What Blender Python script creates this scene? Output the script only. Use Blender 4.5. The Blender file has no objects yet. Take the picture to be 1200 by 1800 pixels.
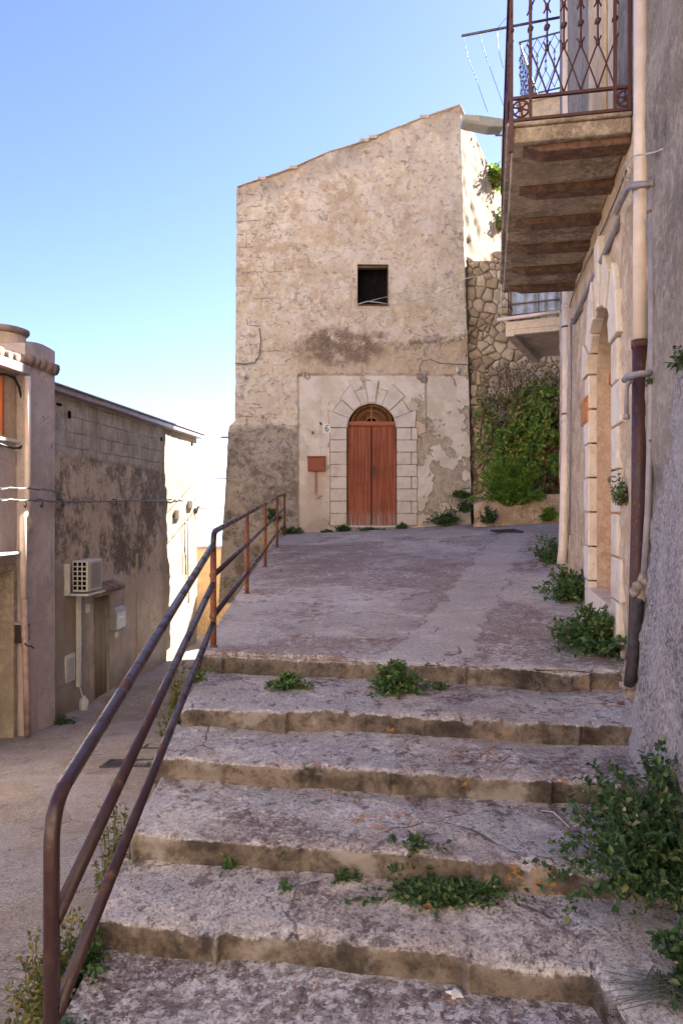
import bpy, math, random
from mathutils import Vector, Matrix, noise as NZ
random.seed(7)
C = bpy.context.scene.collection
F0, CX, CY = 1300.0, 600.0, 893.0          # focal length and principal point of the survey photo (1200 x 1800)
PI = math.pi
V3 = Vector

# ------------------------------------------------------------------ survey frames
def at(x, y, d):                            # surveyed point at depth d
    return V3(((x-CX)/F0*d, d, (CY-y)/F0*d))
RC, RS = .936, .2                           # street wall on the right: X = RC + RS*d
RT = V3((RS, 1, 0)).normalized(); RN = V3((-1, RS, 0)).normalized()
def R(d, n, z): return V3((RC+RS*d, d, z)) + RN*n
def Rd(px, n=0): return (RC - n*1.0198)/((px-CX)/F0 - RS)
def Rp(px, py, n=0):
    d = Rd(px, n); return at(px, py, d)
WS = .456                                   # second building on the right: bends away at d = 9.9
WT = V3((WS, 1, 0)).normalized(); WN = V3((-1, WS, 0)).normalized()
def W(d, n, z): return V3((2.916+WS*(d-9.9), d, z)) + WN*n
LC, LS = -5.92, .105                        # buildings on the left of the lane
LT = V3((LS, 1, 0)).normalized(); LN = V3((1, -LS, 0)).normalized()
def L(d, n, z, c=LC): return V3((c+LS*d, d, z)) + LN*n
def Ld(px, n=0, c=LC): return (c + n*1.0055)/((px-CX)/F0 - LS)
def Lp(px, py, n=0, c=LC):
    d = Ld(px, n, c); return at(px, py, d)
HD = 17.0                                   # facade plane of the old house
def H(px, py, off=0.0):
    return V3(((px-CX)/F0*HD, HD-off, (CY-py)/F0*HD))
UP = V3((0, 0, 1))
def fn(p, s=1.0, o=4): return NZ.fractal(V3(p)*s, 1.0, 2.0, o)
def clamp(x, a=0., b=1.): return max(a, min(b, x))
def sm(x, a, b):
    t = clamp((x-a)/(b-a)); return t*t*(3-2*t)
def interp(pts, x):
    if x <= pts[0][0]: return pts[0][1]
    for (a, p), (b, q) in zip(pts, pts[1:]):
        if x <= b: return p+(q-p)*(x-a)/(b-a)
    return pts[-1][1]

# ------------------------------------------------------------------ mesh collector
class MB:
    def __init__(s): s.v = []; s.f = []; s.m = []; s.mi = 0
    def add(s, vs, fs, m=None):
        o = len(s.v); s.v += [V3(p) for p in vs]
        s.f += [tuple(i+o for i in f) for f in fs]; s.m += [s.mi if m is None else m]*len(fs)
    def box(s, o, a, b, c, m=None):         # corner + three edge vectors
        o, a, b, c = V3(o), V3(a), V3(b), V3(c)
        if a.cross(b).dot(c) < 0: a, b = b, a
        vs = [o, o+a, o+a+b, o+b, o+c, o+a+c, o+a+b+c, o+b+c]
        s.add(vs, [(0,3,2,1), (4,5,6,7), (0,1,5,4), (1,2,6,5), (2,3,7,6), (3,0,4,7)], m)
    def cbox(s, c, x, y, z, ax=V3((1,0,0)), ay=V3((0,1,0)), az=UP, m=None):
        s.box(V3(c)-ax*x/2-ay*y/2-az*z/2, ax*x, ay*y, az*z, m)
    def tube(s, pts, r, n=8, m=None, cap=True):
        pts = [V3(p) for p in pts]; k = len(pts)
        rr = r if isinstance(r, (list, tuple)) else [r]*k
        t0 = (pts[1]-pts[0]).normalized()
        nrm = t0.orthogonal().normalized(); vs = []
        for i, p in enumerate(pts):
            t = (pts[min(i+1, k-1)]-pts[max(i-1, 0)])
            t = t.normalized() if t.length > 1e-9 else t0
            nrm = (nrm - t*nrm.dot(t))
            nrm = nrm.normalized() if nrm.length > 1e-6 else t.orthogonal().normalized()
            b = t.cross(nrm)
            for j in range(n):
                a = 2*PI*j/n; vs.append(p+(nrm*math.cos(a)+b*math.sin(a))*rr[i])
        fs = [(i*n+j, i*n+(j+1) % n, (i+1)*n+(j+1) % n, (i+1)*n+j) for i in range(k-1) for j in range(n)]
        if cap: fs += [tuple(range(n))[::-1], tuple((k-1)*n+j for j in range(n))]
        s.add(vs, fs, m)
    def prism(s, poly, vec, m=None):        # planar polygon extruded along vec
        poly = [V3(p) for p in poly]; n = len(poly); vec = V3(vec)
        nn = V3((0,0,0))
        for i in range(n): nn += (poly[i]-poly[0]).cross(poly[(i+1) % n]-poly[0])
        if nn.dot(vec) > 0: poly = poly[::-1]
        vs = poly+[p+vec for p in poly]
        fs = [tuple(range(n)), tuple(range(2*n-1, n-1, -1))]
        fs += [(i, i+n, (i+1) % n+n, (i+1) % n) for i in range(n)]
        s.add(vs, fs, m)
    def grid(s, fu, us, vs_, skip=None, m=None):
        o = len(s.v); nu, nv = len(us), len(vs_)
        for u in us:
            for v in vs_: s.v.append(V3(fu(u, v)))
        for i in range(nu-1):
            for j in range(nv-1):
                if skip and skip((us[i]+us[i+1])/2, (vs_[j]+vs_[j+1])/2): continue
                q = (o+i*nv+j, o+(i+1)*nv+j, o+(i+1)*nv+j+1, o+i*nv+j+1)
                a, b, c, d = [s.v[k] for k in q]
                if (c-a).cross(d-b).length < 1e-9: continue
                s.f.append(q); s.m.append(s.mi if m is None else m)
def sphere(mb, c, r, sq=(1,1,1), n=10, k=6, jit=0, m=None, seed=0):
    vs = []
    for i in range(k+1):
        th = PI*i/k
        for j in range(n):
            a = 2*PI*j/n; p = V3((math.sin(th)*math.cos(a), math.sin(th)*math.sin(a), math.cos(th)))
            q = 1+jit*NZ.noise(p*1.7+V3((seed*3.1, seed, 0)))
            vs.append(V3(c)+V3((p.x*sq[0], p.y*sq[1], p.z*sq[2]))*r*q)
    mb.add(vs, [(i*n+j, (i+1)*n+j, (i+1)*n+(j+1) % n, i*n+(j+1) % n) for i in range(k) for j in range(n)], m)

def obj(name, mb, mats, parent=None, smooth=False, bevel=0, origin=None):
    if not isinstance(mats, (list, tuple)): mats = [mats]
    xs = [p.x for p in mb.v]; ys = [p.y for p in mb.v]; zs = [p.z for p in mb.v]
    if parent is not None:
        w = parent.get('_w'); org = V3((0,0,0))
        base = WORLD[parent.name]
        org = base
    else:
        org = V3(origin) if origin is not None else V3(((min(xs)+max(xs))/2, (min(ys)+max(ys))/2, min(zs)))
    me = bpy.data.meshes.new(name)
    me.from_pydata([p-org for p in mb.v], [], mb.f); me.update()
    for m in mats: me.materials.append(m)
    if len(mats) > 1: me.polygons.foreach_set('material_index', mb.m)
    if smooth: me.polygons.foreach_set('use_smooth', [True]*len(me.polygons))
    o = bpy.data.objects.new(name, me); C.objects.link(o)
    if parent is not None: o.parent = parent
    else: o.location = org
    WORLD[o.name] = org
    if bevel:
        b = o.modifiers.new('bevel', 'BEVEL'); b.width = bevel; b.segments = 2; b.limit_method = 'ANGLE'; b.angle_limit = .6
    return o
WORLD = {}
def tag(o, label=None, cat=None, group=None, kind=None):
    if label: o['label'] = label
    if cat: o['category'] = cat
    if group: o['group'] = group
    if kind: o['kind'] = kind
    return o
def thing(name, loc, label, cat, group=None):
    o = bpy.data.objects.new(name, None); o.empty_display_size = .1; C.objects.link(o)
    o.location = V3(loc); WORLD[o.name] = V3(loc)
    return tag(o, label, cat, group)

# ------------------------------------------------------------------ material DSL
class S:                                     # a socket with arithmetic
    def __init__(s, m, k): s.m, s.k = m, k
    def _b(s, op, o): return s.m.math(op, s, o)
    def __add__(s, o): return s._b('ADD', o)
    def __sub__(s, o): return s._b('SUBTRACT', o)
    def __mul__(s, o): return s._b('MULTIPLY', o)
    def __rsub__(s, o): return s.m.math('SUBTRACT', o, s)
    __radd__ = __add__; __rmul__ = __mul__
class Mt:
    def __init__(s, name, rough=.9, spec=.3, metal=0):
        s.mat = bpy.data.materials.new(name); s.mat.use_nodes = True
        s.t = s.mat.node_tree; s.n = s.t.nodes; s.b = s.n['Principled BSDF']
        s.b.inputs['Roughness'].default_value = rough; s.b.inputs['Specular IOR Level'].default_value = spec
        s.b.inputs['Metallic'].default_value = metal
        g = s.n.new('ShaderNodeNewGeometry'); s.geo = g
        s.pos = g.outputs['Position']
        sp = s.n.new('ShaderNodeSeparateXYZ'); s.t.links.new(s.pos, sp.inputs[0])
        s.X, s.Y, s.Z = [S(s, sp.outputs[i]) for i in range(3)]
        s.isl = S(s, g.outputs['Random Per Island'])
        sn = s.n.new('ShaderNodeSeparateXYZ'); s.t.links.new(g.outputs['Normal'], sn.inputs[0]); s.NZ = S(s, sn.outputs[2])
    def put(s, inp, v):
        if isinstance(v, S): s.t.links.new(v.k, inp)
        elif hasattr(v, 'is_linked') and not isinstance(v, (int, float)): s.t.links.new(v, inp)
        elif isinstance(v, (tuple, list)): inp.default_value = (*v[:3], 1) if len(inp.default_value) == 4 else v
        else: inp.default_value = v
    def math(s, op, a, b=0.0, c=None):
        n = s.n.new('ShaderNodeMath'); n.operation = op; s.put(n.inputs[0], a); s.put(n.inputs[1], b)
        if c is not None: s.put(n.inputs[2], c)
        return S(s, n.outputs[0])
    def vec(s, sx=1, sy=1, sz=1, warp=0, wscale=3, off=(0,0,0)):
        n = s.n.new('ShaderNodeMapping'); n.inputs['Scale'].default_value = (sx, sy, sz); n.inputs['Location'].default_value = off
        src = s.pos
        if warp:
            w = s.n.new('ShaderNodeTexNoise'); w.inputs['Scale'].default_value = wscale; w.inputs['Detail'].default_value = 3
            s.t.links.new(s.pos, w.inputs['Vector'])
            v1 = s.n.new('ShaderNodeVectorMath'); v1.operation = 'SCALE'; v1.inputs['Scale'].default_value = warp
            s.t.links.new(w.outputs['Color'], v1.inputs[0])
            v2 = s.n.new('ShaderNodeVectorMath'); v2.operation = 'ADD'
            s.t.links.new(s.pos, v2.inputs[0]); s.t.links.new(v1.outputs[0], v2.inputs[1]); src = v2.outputs[0]
        s.t.links.new(src, n.inputs['Vector']); return n.outputs[0]
    def noise(s, scale, detail=5, rough=.6, vec=None, dist=0):
        n = s.n.new('ShaderNodeTexNoise'); n.inputs['Scale'].default_value = scale; n.inputs['Detail'].default_value = detail
        n.inputs['Roughness'].default_value = rough; n.inputs['Distortion'].default_value = dist
        s.t.links.new(vec or s.pos, n.inputs['Vector']); return S(s, n.outputs[0])
    def vor(s, scale, feature='F1', vec=None, out='Distance', rnd=1):
        n = s.n.new('ShaderNodeTexVoronoi'); n.feature = feature; n.inputs['Scale'].default_value = scale
        n.inputs['Randomness'].default_value = rnd
        s.t.links.new(vec or s.pos, n.inputs['Vector']); return S(s, n.outputs[out])
    def ss(s, v, a, b, lo=0., hi=1.):         # smoothstep mask
        n = s.n.new('ShaderNodeMapRange'); n.interpolation_type = 'SMOOTHSTEP'
        s.put(n.inputs['Value'], v)
        for k, x in zip(('From Min', 'From Max', 'To Min', 'To Max'), (a, b, lo, hi)): n.inputs[k].default_value = x
        if a > b:
            n.inputs['From Min'].default_value = b; n.inputs['From Max'].default_value = a
            n.inputs['To Min'].default_value = hi; n.inputs['To Max'].default_value = lo
        return S(s, n.outputs[0])
    def mix(s, f, a, b, mode='MIX'):
        n = s.n.new('ShaderNodeMix'); n.data_type = 'RGBA'; n.blend_type = mode; n.clamp_factor = True
        s.put(n.inputs[0], f); s.put(n.inputs[6], a); s.put(n.inputs[7], b); return S(s, n.outputs[2])
    def ramp(s, v, stops):
        n = s.n.new('ShaderNodeValToRGB'); e = n.color_ramp.elements
        while len(e) < len(stops): e.new(.5)
        for el, (p, c) in zip(e, stops): el.position = p; el.color = (*c, 1)
        s.put(n.inputs[0], v); return S(s, n.outputs[0])
    def done(s, col, height=None, bump=.5, dist=.02, rough=None):
        s.put(s.b.inputs['Base Color'], col)
        if rough is not None: s.put(s.b.inputs['Roughness'], rough)
        if height is not None:
            n = s.n.new('ShaderNodeBump'); n.inputs['Strength'].default_value = bump; n.inputs['Distance'].default_value = dist
            s.put(n.inputs['Height'], height); s.t.links.new(n.outputs[0], s.b.inputs['Normal'])
        return s.mat
    def crack(s, scale, w, warp=.25, wscale=2, off=(0,0,0), thin=None):
        v = s.math('ABSOLUTE', s.noise(scale*1.1, 6, .62, s.vec(off=off), .6)-.5)
        m = s.ss(v, w*.1, w*.42, 1, 0)*s.ss(s.noise(scale*.8, 3, .5, s.vec(off=(off[0]+9, off[1]+5, off[2]+3))), .5, .56)
        if thin: m = m*s.ss(s.noise(thin, 2), .5, .56)
        return m

def plain(name, col, rough=.6, spec=.4, metal=0, var=.25, scale=8, bump=.15):
    m = Mt(name, rough, spec, metal); n = m.noise(scale, 6, .65); n2 = m.noise(scale*9, 3)
    c = m.mix(m.ss(n, .35, .7), tuple(x*(1-var) for x in col), tuple(min(1, x*(1+var)) for x in col))
    return m.done(c, n2+n, bump, .004)
def plaster(name, c_hi, c_mid, c_lo, dirt=(.16,.12,.09), dirt_amt=.55, sc=1.0, bump=.7, streak=.4, crack=True, fine=1.0, dist=.02):
    m = Mt(name, .95, .15)
    a = m.noise(.55*sc, 5, .6); b = m.noise(2.6*sc, 6, .65); c = m.noise(11*sc, 5, .7); d = m.noise(70*fine, 4, .7)
    col = m.mix(m.ss(a*.6+b*.4, .38, .62), c_lo, c_mid)
    col = m.mix(m.ss(b*.5+c*.5, .46, .62), col, c_hi)
    st = m.noise(1.0, 5, .6, m.vec(5, 5, .45))
    col = m.mix(m.ss(st, .54, .75, 0, streak), col, dirt)
    col = m.mix(m.ss(m.noise(1.3*sc, 7, .72), dirt_amt, dirt_amt+.18, 0, .75), col, dirt)
    col = m.mix(m.ss(m.noise(38*fine, 4, .7), .6, .75, 0, .5), col, dirt)
    col = m.mix(m.ss(d, .44, .62, 0, .32*min(1, bump)), col, dirt); col = m.mix(m.ss(m.noise(28*fine, 5, .75, m.vec(off=(4,4,1))), .52, .6, 0, .35*min(1, bump)), col, c_hi)
    h = b*.5+c*.35+d*.3
    if crack:
        k = m.crack(.9*sc, .006, .5, 1.6, thin=.8)
        col = m.mix(k*.8, col, (.05,.035,.025)); h = h-k*.5
    return m.done(col, h, bump, dist)

# ---- facade of the old house: cream render on rubble, newer plaster skirt, weathered corner
def facade_mat():
    m = Mt('facade_render', .95, .12)
    X, Z = m.X, m.Z
    wob = (m.noise(1.2, 5, .6)-.5)*1.3; wob2 = (m.noise(4.5, 5, .65)-.5)*.5
    a = m.noise(.5, 5, .6); b = m.noise(2.2, 7, .68); c = m.noise(8, 6, .7); f = m.noise(55, 4, .7)
    up = m.mix(m.ss(a, .38, .62), (.58,.46,.325), (.72,.61,.46))
    up = m.mix(m.ss(b, .42, .62), up, (.76,.67,.55)); up = m.mix(m.ss(c, .54, .68, 0, .7), up, (.38,.27,.18)); up = m.mix(m.ss(m.noise(4.2, 6, .7, m.vec(off=(9,1,4))), .52, .6, 0, .75), up, (.8,.715,.585))
    up = m.mix(m.ss(m.noise(5, 6, .7, m.vec(1, 1, 1.8, off=(3,1,7))), .55, .64, 0, .7), up, (.36,.26,.19))
    stones = m.crack(2.3, .035, .35, 2.2, thin=2.2)
    up = m.mix(stones*.38, up, (.25,.17,.11))
    # coursed blocks showing through at the left
    br = m.n.new('ShaderNodeTexBrick'); br.inputs['Scale'].default_value = 1; br.inputs['Brick Width'].default_value = .62
    br.inputs['Row Height'].default_value = .3; br.inputs['Mortar Size'].default_value = .012; br.inputs['Mortar Smooth'].default_value = .6
    cb = m.n.new('ShaderNodeCombineXYZ'); m.put(cb.inputs[0], X+wob2*.3+wob*.1); m.put(cb.inputs[1], Z+wob2*.26+wob*.12)
    m.t.links.new(cb.outputs[0], br.inputs['Vector'])
    joint = S(m, br.outputs['Fac'])*m.ss(X+wob*.5, -.95, -1.7)*m.ss(m.noise(1.7, 4), .5, .6)
    up = m.mix(joint*.8, up, (.27,.2,.14))
    # top edge weathering
    edge = m.ss((Z-(8.27+.37*X))+wob*.7, -.9, .1)
    up = m.mix(edge*m.ss(b, .35, .6)*.75, up, (.26,.21,.17))
    # skirt
    low = m.ss(Z+wob2*.16+wob*.05, 3.1, 3.02)*m.ss(X+wob2*.14, -1.02, -.96)
    wh = m.mix(m.ss(b, .4, .62), (.64,.56,.46), (.77,.71,.62))
    och = m.ss((m.noise(.9, 6, .6, m.vec(off=(5,2,1)))), .5, .62)*m.ss(Z+wob*.5, 1.0, 2.2)
    wh = m.mix(och*.75, wh, (.62,.46,.28))
    peel = m.ss(m.noise(1.25, 6, .62, m.vec(off=(1.4,0,4.2), warp=.2)), .53, .56)*m.ss(X+wob*.5, 1.3, 1.8)
    peel2 = m.ss(m.noise(1.9, 6, .62, m.vec(off=(8.4,0,2.2), warp=.2)), .6, .63)
    pl = m.math('MAXIMUM', peel, peel2)
    wh = m.mix(pl*.85, wh, m.mix(m.ss(c, .4, .6), (.34,.28,.21), (.5,.43,.34)))
    pedge = m.ss(m.math('ABSOLUTE', m.noise(1.25, 6, .62, m.vec(off=(1.4,0,4.2), warp=.2))-.545), .012, 0)*m.ss(X+wob*.5, 1.3, 1.8)
    wh = m.mix(pedge*.6, wh, (.27,.17,.1))
    damp = m.ss(Z+wob*.5, .35, -.5)
    wh = m.mix(damp*m.ss(b, .4, .6)*.7, wh, (.36,.28,.22))
    col = m.mix(low, up, wh)
    # band above the skirt: ochre render and the pebbly dark patch
    band = m.ss(Z+wob*.35, 3.95, 3.7)*m.ss(Z, 3.0, 3.1)*m.ss(X, -1.02, -.96)
    col = m.mix(band*.5, col, (.56,.42,.28))
    dx = (X-.05)*.62; dz = (Z-3.72)*2.1
    rad = m.math('SQRT', dx*dx+dz*dz)+wob2*1.5+wob*1.1
    pat = m.ss(rad, 1.0, .45)*m.ss(m.noise(3.3, 6, .7), .36, .52)
    peb = m.ss(m.noise(26, 3, .7), .5, .62)
    col = m.mix(pat*.8, col, m.mix(peb, (.2,.13,.09), (.55,.45,.36)))
    p2 = m.ss(m.math('ABSOLUTE', Z-3.78-(X-1.8)*.12)+wob2*.5, .16, .02)*m.ss(X+wob*.6, 1.0, 1.5)
    col = m.mix(p2*m.ss(c, .42, .55)*.85, col, (.24,.17,.12))
    # weathered grey corner, lower left
    gy = m.ss(X+wob2*.15, -.95, -1.05)*m.ss(Z+wob*.5+wob2*.4, 1.95, 1.75)
    g = m.mix(m.ss(b*.5+c*.5, .42, .58), (.26,.215,.175), (.5,.44,.37))
    g = m.mix(m.ss(m.noise(1.4, 5, .6, m.vec(off=(2,2,2))), .5, .58, 0, .8), g, (.58,.5,.41))
    g = m.mix(m.ss(m.noise(14, 4, .7), .56, .66, 0, .7), g, (.13,.1,.085))
    col = m.mix(gy, col, g)
    # rust run under the meter box
    rx = m.math('ABSOLUTE', X+.58+wob2*.05)
    col = m.mix(m.ss(rx, .055, .01)*m.ss(Z+wob2*.4, .05, .5)*m.ss(Z, 1.2, 1.15)*.75, col, (.24,.06,.03))
    col = m.mix(m.ss(rx, .3, .05)*m.ss(Z+wob*.4, -.3, .3)*m.ss(Z, 1.2, 1.15)*.35, col, (.4,.22,.16))
    col = m.mix(m.ss(m.noise(30, 4, .75), .62, .72, 0, .6), col, (.2,.14,.1))
    k = m.crack(.75, .005, .6, 1.4, thin=.9)
    col = m.mix(k*.8, col, (.06,.04,.03))
    pit = m.ss(m.vor(7, 'F1', m.vec(warp=.25, wscale=5)), .0, .32)*m.ss(m.noise(3.2, 5), .45, .55)+m.ss(m.noise(3.2, 5), .55, .45)
    up2 = m.noise(22, 5, .75)
    h = (b*.45+c*.55)*(1.25-low*.8)+f*.22+pit*.25*(1-low)+up2*.25*(1-low*.7)-stones*.25*(1-low)-pl*low*.3-joint*.3-k*.4+pat*peb*.3
    return m.done(col, h, 1.0, .06)

# ---- old cast concrete of steps and paving
def concrete_mat(name, hi=(.47,.43,.43), mid=(.3,.265,.265), dark=(.12,.095,.1), orange=.62, white=.6, scale=1.0, drk=.5, edge=False, groove=False, cr=.55, riser=False, patch=.0, yard=False):
    m = Mt(name, .93, .2)
    a = m.noise(.8*scale, 5, .6, m.vec(1, .6, 1)); b = m.noise(3.2*scale, 7, .7); c = m.noise(14, 6, .72); f = m.noise(85, 4, .75); g = m.noise(240, 2, .6)
    col = m.mix(m.ss(a*.55+b*.45, .4, .6), mid, hi)
    col = m.mix(m.ss(b*.4+c*.6, .5, .64, 0, .75), col, dark)
    pt = m.ss(m.noise(1.15*scale, 6, .66, m.vec(1, .8, 1, off=(4,9,2))), drk, drk+.1)
    col = m.mix(pt*m.ss(c, .38, .56)*.85, col, (dark[0]*1.15, dark[1]*.95, dark[2]*.95))
    gr = m.ss(f, .54, .66); col = m.mix(gr*.6, col, tuple(x*.8 for x in dark))
    col = m.mix(m.ss(f, .46, .36)*.3, col, (.66,.62,.61))
    if patch:
        pv_ = m.vec(1, .75, 1, warp=.35, wscale=1.8, off=(2,6,0))
        vc = m.n.new('ShaderNodeTexVoronoi'); vc.inputs['Scale'].default_value = 1.25; m.t.links.new(pv_, vc.inputs['Vector'])
        sp_ = m.n.new('ShaderNodeSeparateColor'); m.t.links.new(vc.outputs['Color'], sp_.inputs[0]); r_ = S(m, sp_.outputs[0])
        col = m.mix(m.ss(r_, .62, .66)*patch, col, m.mix(m.ss(f, .5, .62), (.47,.44,.45), (.3,.27,.28)))
        col = m.mix(m.ss(r_, .3, .26)*patch*.6, col, (.2,.16,.165))
        pe = m.ss(m.vor(1.25, 'DISTANCE_TO_EDGE', pv_), .007, .002)*m.ss(m.noise(1.6, 4), .5, .55)
    if yard:
        wy = (m.noise(1.3, 6, .68)-.5); wz = (m.noise(6, 5, .7)-.5)
        def blob(cx, cy, rx, ry):
            ex = (m.X-cx)*(1/rx); ey = (m.Y-cy)*(1/ry); return m.ss(m.math('SQRT', ex*ex+ey*ey)+wy*2.2+wz*.9, 1.05, .7)
        br = m.math('MAXIMUM', blob(1.5, 6.2, .75, 1.5), m.math('MAXIMUM', blob(-.2, 11.5, 1.2, 3.2), m.math('MAXIMUM', blob(1.2, 9.2, .9, 1.8), blob(-.3, 5.6, .7, .4))))
        bc = m.mix(m.ss(c, .42, .58), (.12,.07,.06), (.42,.32,.29))
        col = m.mix(br*m.ss(c*.6+f*.4, .36, .52)*.9, col, bc)
        sx = m.math('ABSOLUTE', m.X-(.6+(m.Y-5.3)*.31)+wy*.5)
        strip = m.ss(sx+wz*.25, .34, .28)*m.ss(m.Y, 14.5, 13.5)
        col = m.mix(strip*.75, col, m.mix(m.ss(f, .45, .6), (.62,.57,.53), (.45,.4,.375)))
        rim = m.ss(m.math('ABSOLUTE', sx+wz*.25-.31), .02, .004)*m.ss(b, .42, .5); col = m.mix(rim*.6, col, (.12,.08,.07))
    wmask = m.ss(m.noise(2.1, 6, .7, m.vec(1, .8, 1, off=(7,3,1))), white-.1, white)
    wl = wmask*m.ss(m.noise(19, 5, .68, m.vec(warp=.05, wscale=8)), .5, .54)
    col = m.mix(wl*.8, col, (.66,.64,.66))
    ol = m.ss(m.noise(1.5, 5, .6, m.vec(off=(3,5,8))), orange-.07, orange)*m.ss(m.noise(16, 5, .7), .53, .58)
    col = m.mix(ol*.7, col, (.42,.2,.08))
    k1 = m.crack(cr, .0055, .55, 1.7, thin=None); k1 = k1*m.ss(m.noise(.7, 3), .42, .5)
    k2 = m.crack(2.1, .008, .35, 3.0, off=(3,1,0), thin=1.3)
    k = m.math('MAXIMUM', k1, k2*.7)
    if patch: k = m.math('MAXIMUM', k, pe*.8)
    col = m.mix(k*.85, col, (.035,.025,.022))
    h = b*.35+c*.3+f*.28+g*.1+wl*.06-k*.5
    if groove:
        w = m.n.new('ShaderNodeTexWave'); w.inputs['Scale'].default_value = 3.4; w.inputs['Distortion'].default_value = 2.2
        w.inputs['Detail'].default_value = 3; w.inputs['Detail Scale'].default_value = .7; w.bands_direction = 'DIAGONAL'
        m.t.links.new(m.vec(.5, 1.6, 0), w.inputs['Vector']); ws = S(m, w.outputs[1])
        gm = m.ss(ws, .09, .0)*m.ss(m.Y+(m.noise(2, 4)-.5)*.6, 4.1, 3.6)*m.ss(b, .3, .5)
        col = m.mix(gm*.5, col, (.08,.06,.05)); h = h-gm*.3
    fl = m.ss(m.noise(48, 5, .75, m.vec(off=(1,1,5))), .53, .57); fd = m.ss(m.noise(60, 5, .78, m.vec(off=(6,1,2))), .55, .6)
    zone = m.ss(m.noise(2.6, 6, .7, m.vec(off=(2,8,8))), .42, .58)
    col = m.mix(fl*(zone*.55+.1), col, (.72,.69,.69)); col = m.mix(fd*(.75-zone*.4), col, (.1,.075,.075)); h = h+fl*.12-fd*.15
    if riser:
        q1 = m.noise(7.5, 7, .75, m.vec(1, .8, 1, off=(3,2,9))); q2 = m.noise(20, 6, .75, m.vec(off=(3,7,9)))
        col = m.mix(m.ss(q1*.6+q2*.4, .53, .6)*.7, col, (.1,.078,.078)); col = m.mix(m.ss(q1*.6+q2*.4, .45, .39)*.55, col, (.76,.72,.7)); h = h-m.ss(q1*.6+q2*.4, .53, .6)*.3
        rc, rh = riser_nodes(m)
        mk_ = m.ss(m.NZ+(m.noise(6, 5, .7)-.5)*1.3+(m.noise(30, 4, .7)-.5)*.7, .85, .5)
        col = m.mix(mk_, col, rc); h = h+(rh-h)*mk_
    return m.done(col, h, .9, .018)
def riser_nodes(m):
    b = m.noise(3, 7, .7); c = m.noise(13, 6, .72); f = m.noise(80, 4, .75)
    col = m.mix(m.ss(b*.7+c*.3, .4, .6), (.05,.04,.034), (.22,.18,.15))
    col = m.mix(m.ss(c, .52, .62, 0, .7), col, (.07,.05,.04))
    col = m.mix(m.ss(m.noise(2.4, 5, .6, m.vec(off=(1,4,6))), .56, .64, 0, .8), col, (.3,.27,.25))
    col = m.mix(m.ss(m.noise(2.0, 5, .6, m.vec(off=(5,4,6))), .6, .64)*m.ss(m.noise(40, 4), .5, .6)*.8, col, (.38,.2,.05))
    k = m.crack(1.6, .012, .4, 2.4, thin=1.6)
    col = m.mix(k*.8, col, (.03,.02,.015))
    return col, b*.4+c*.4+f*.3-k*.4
def riser_mat():
    m = Mt('step_riser_dirt', .95, .15); c, h = riser_nodes(m); return m.done(c, h, .9, .02)
def wood(name, c1, c2, worn=(.42,.33,.3), zworn=None, axis='z', gap=.16, xoff=0):
    m = Mt(name, .6, .3)
    v = m.vec(28, 28, .7) if axis == 'z' else m.vec(.8, .8, 30)
    g = m.noise(1, 7, .65, v, .3); b = m.noise(2.5, 4)
    col = m.mix(m.ss(g, .38, .62), c1, c2)
    col = m.mix(m.ss(b, .45, .7, 0, .35), col, tuple(x*.6 for x in c1))
    if zworn is not None:
        w = m.ss(m.Z+(m.noise(3, 4)-.5)*.35, zworn+.45, zworn)*m.ss(m.noise(1, 5, .7, m.vec(30, 30, 1.6)), .42, .58)
        col = m.mix(w*.8, col, worn)
    return m.done(col, g, .35, .006)
def iron(name, col, rust=(.2,.07,.03), amt=.56, rough=.45, sc=9):
    m = Mt(name, rough, .5, .0)
    n = m.noise(sc, 6, .7); f = m.noise(sc*8, 4, .7)
    r = m.ss(n, amt, amt+.1)
    c = m.mix(m.ss(f, .3, .7, 0, .4), col, tuple(x*1.7 for x in col)); c = m.mix(r*.85, c, rust)
    return m.done(c, f+r*.4, .25, .004, rough=m.ss(n, amt-.1, amt+.1, rough, .85))
def leafmat(name, dark, mid, light, tip=None):
    m = Mt(name, .5, .35); st = [(0, dark), (.5, mid), (.9, light)]
    if tip: st.append((.97, tip))
    m.put(m.b.inputs['Base Color'], m.ramp(m.isl, st))
    m.b.inputs['Subsurface Weight'].default_value = 0
    tr = m.n.new('ShaderNodeBsdfTranslucent'); m.put(tr.inputs['Color'], m.ramp(m.isl, [(0, mid), (1, light)]))
    mx = m.n.new('ShaderNodeMixShader'); mx.inputs[0].default_value = .22
    out = m.n['Material Output']
    m.t.links.new(m.b.outputs[0], mx.inputs[1]); m.t.links.new(tr.outputs[0], mx.inputs[2]); m.t.links.new(mx.outputs[0], out.inputs[0])
    return m.mat

M = {}
M['facade'] = facade_mat()
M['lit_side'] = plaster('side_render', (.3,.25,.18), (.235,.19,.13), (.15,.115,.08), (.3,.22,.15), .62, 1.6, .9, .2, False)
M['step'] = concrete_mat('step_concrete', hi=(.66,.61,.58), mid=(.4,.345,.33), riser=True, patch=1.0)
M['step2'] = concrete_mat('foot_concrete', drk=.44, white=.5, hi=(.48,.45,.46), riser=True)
M['pave'] = concrete_mat('paving_concrete', yard=True, hi=(.7,.64,.61), mid=(.5,.44,.41), dark=(.16,.1,.09), drk=.5, white=.6, patch=.5, orange=.7, cr=.32)
M['lane'] = concrete_mat('lane_concrete', patch=.35, hi=(.46,.385,.3), mid=(.35,.285,.22), dark=(.14,.11,.09), drk=.62, white=.8, orange=.8, scale=.5, groove=True, cr=.2)
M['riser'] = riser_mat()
M['right'] = plaster('worn_cream_render', (.66,.56,.44), (.56,.43,.3), (.42,.3,.2), (.22,.16,.11), .6, 1.6, .9, .35)
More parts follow.
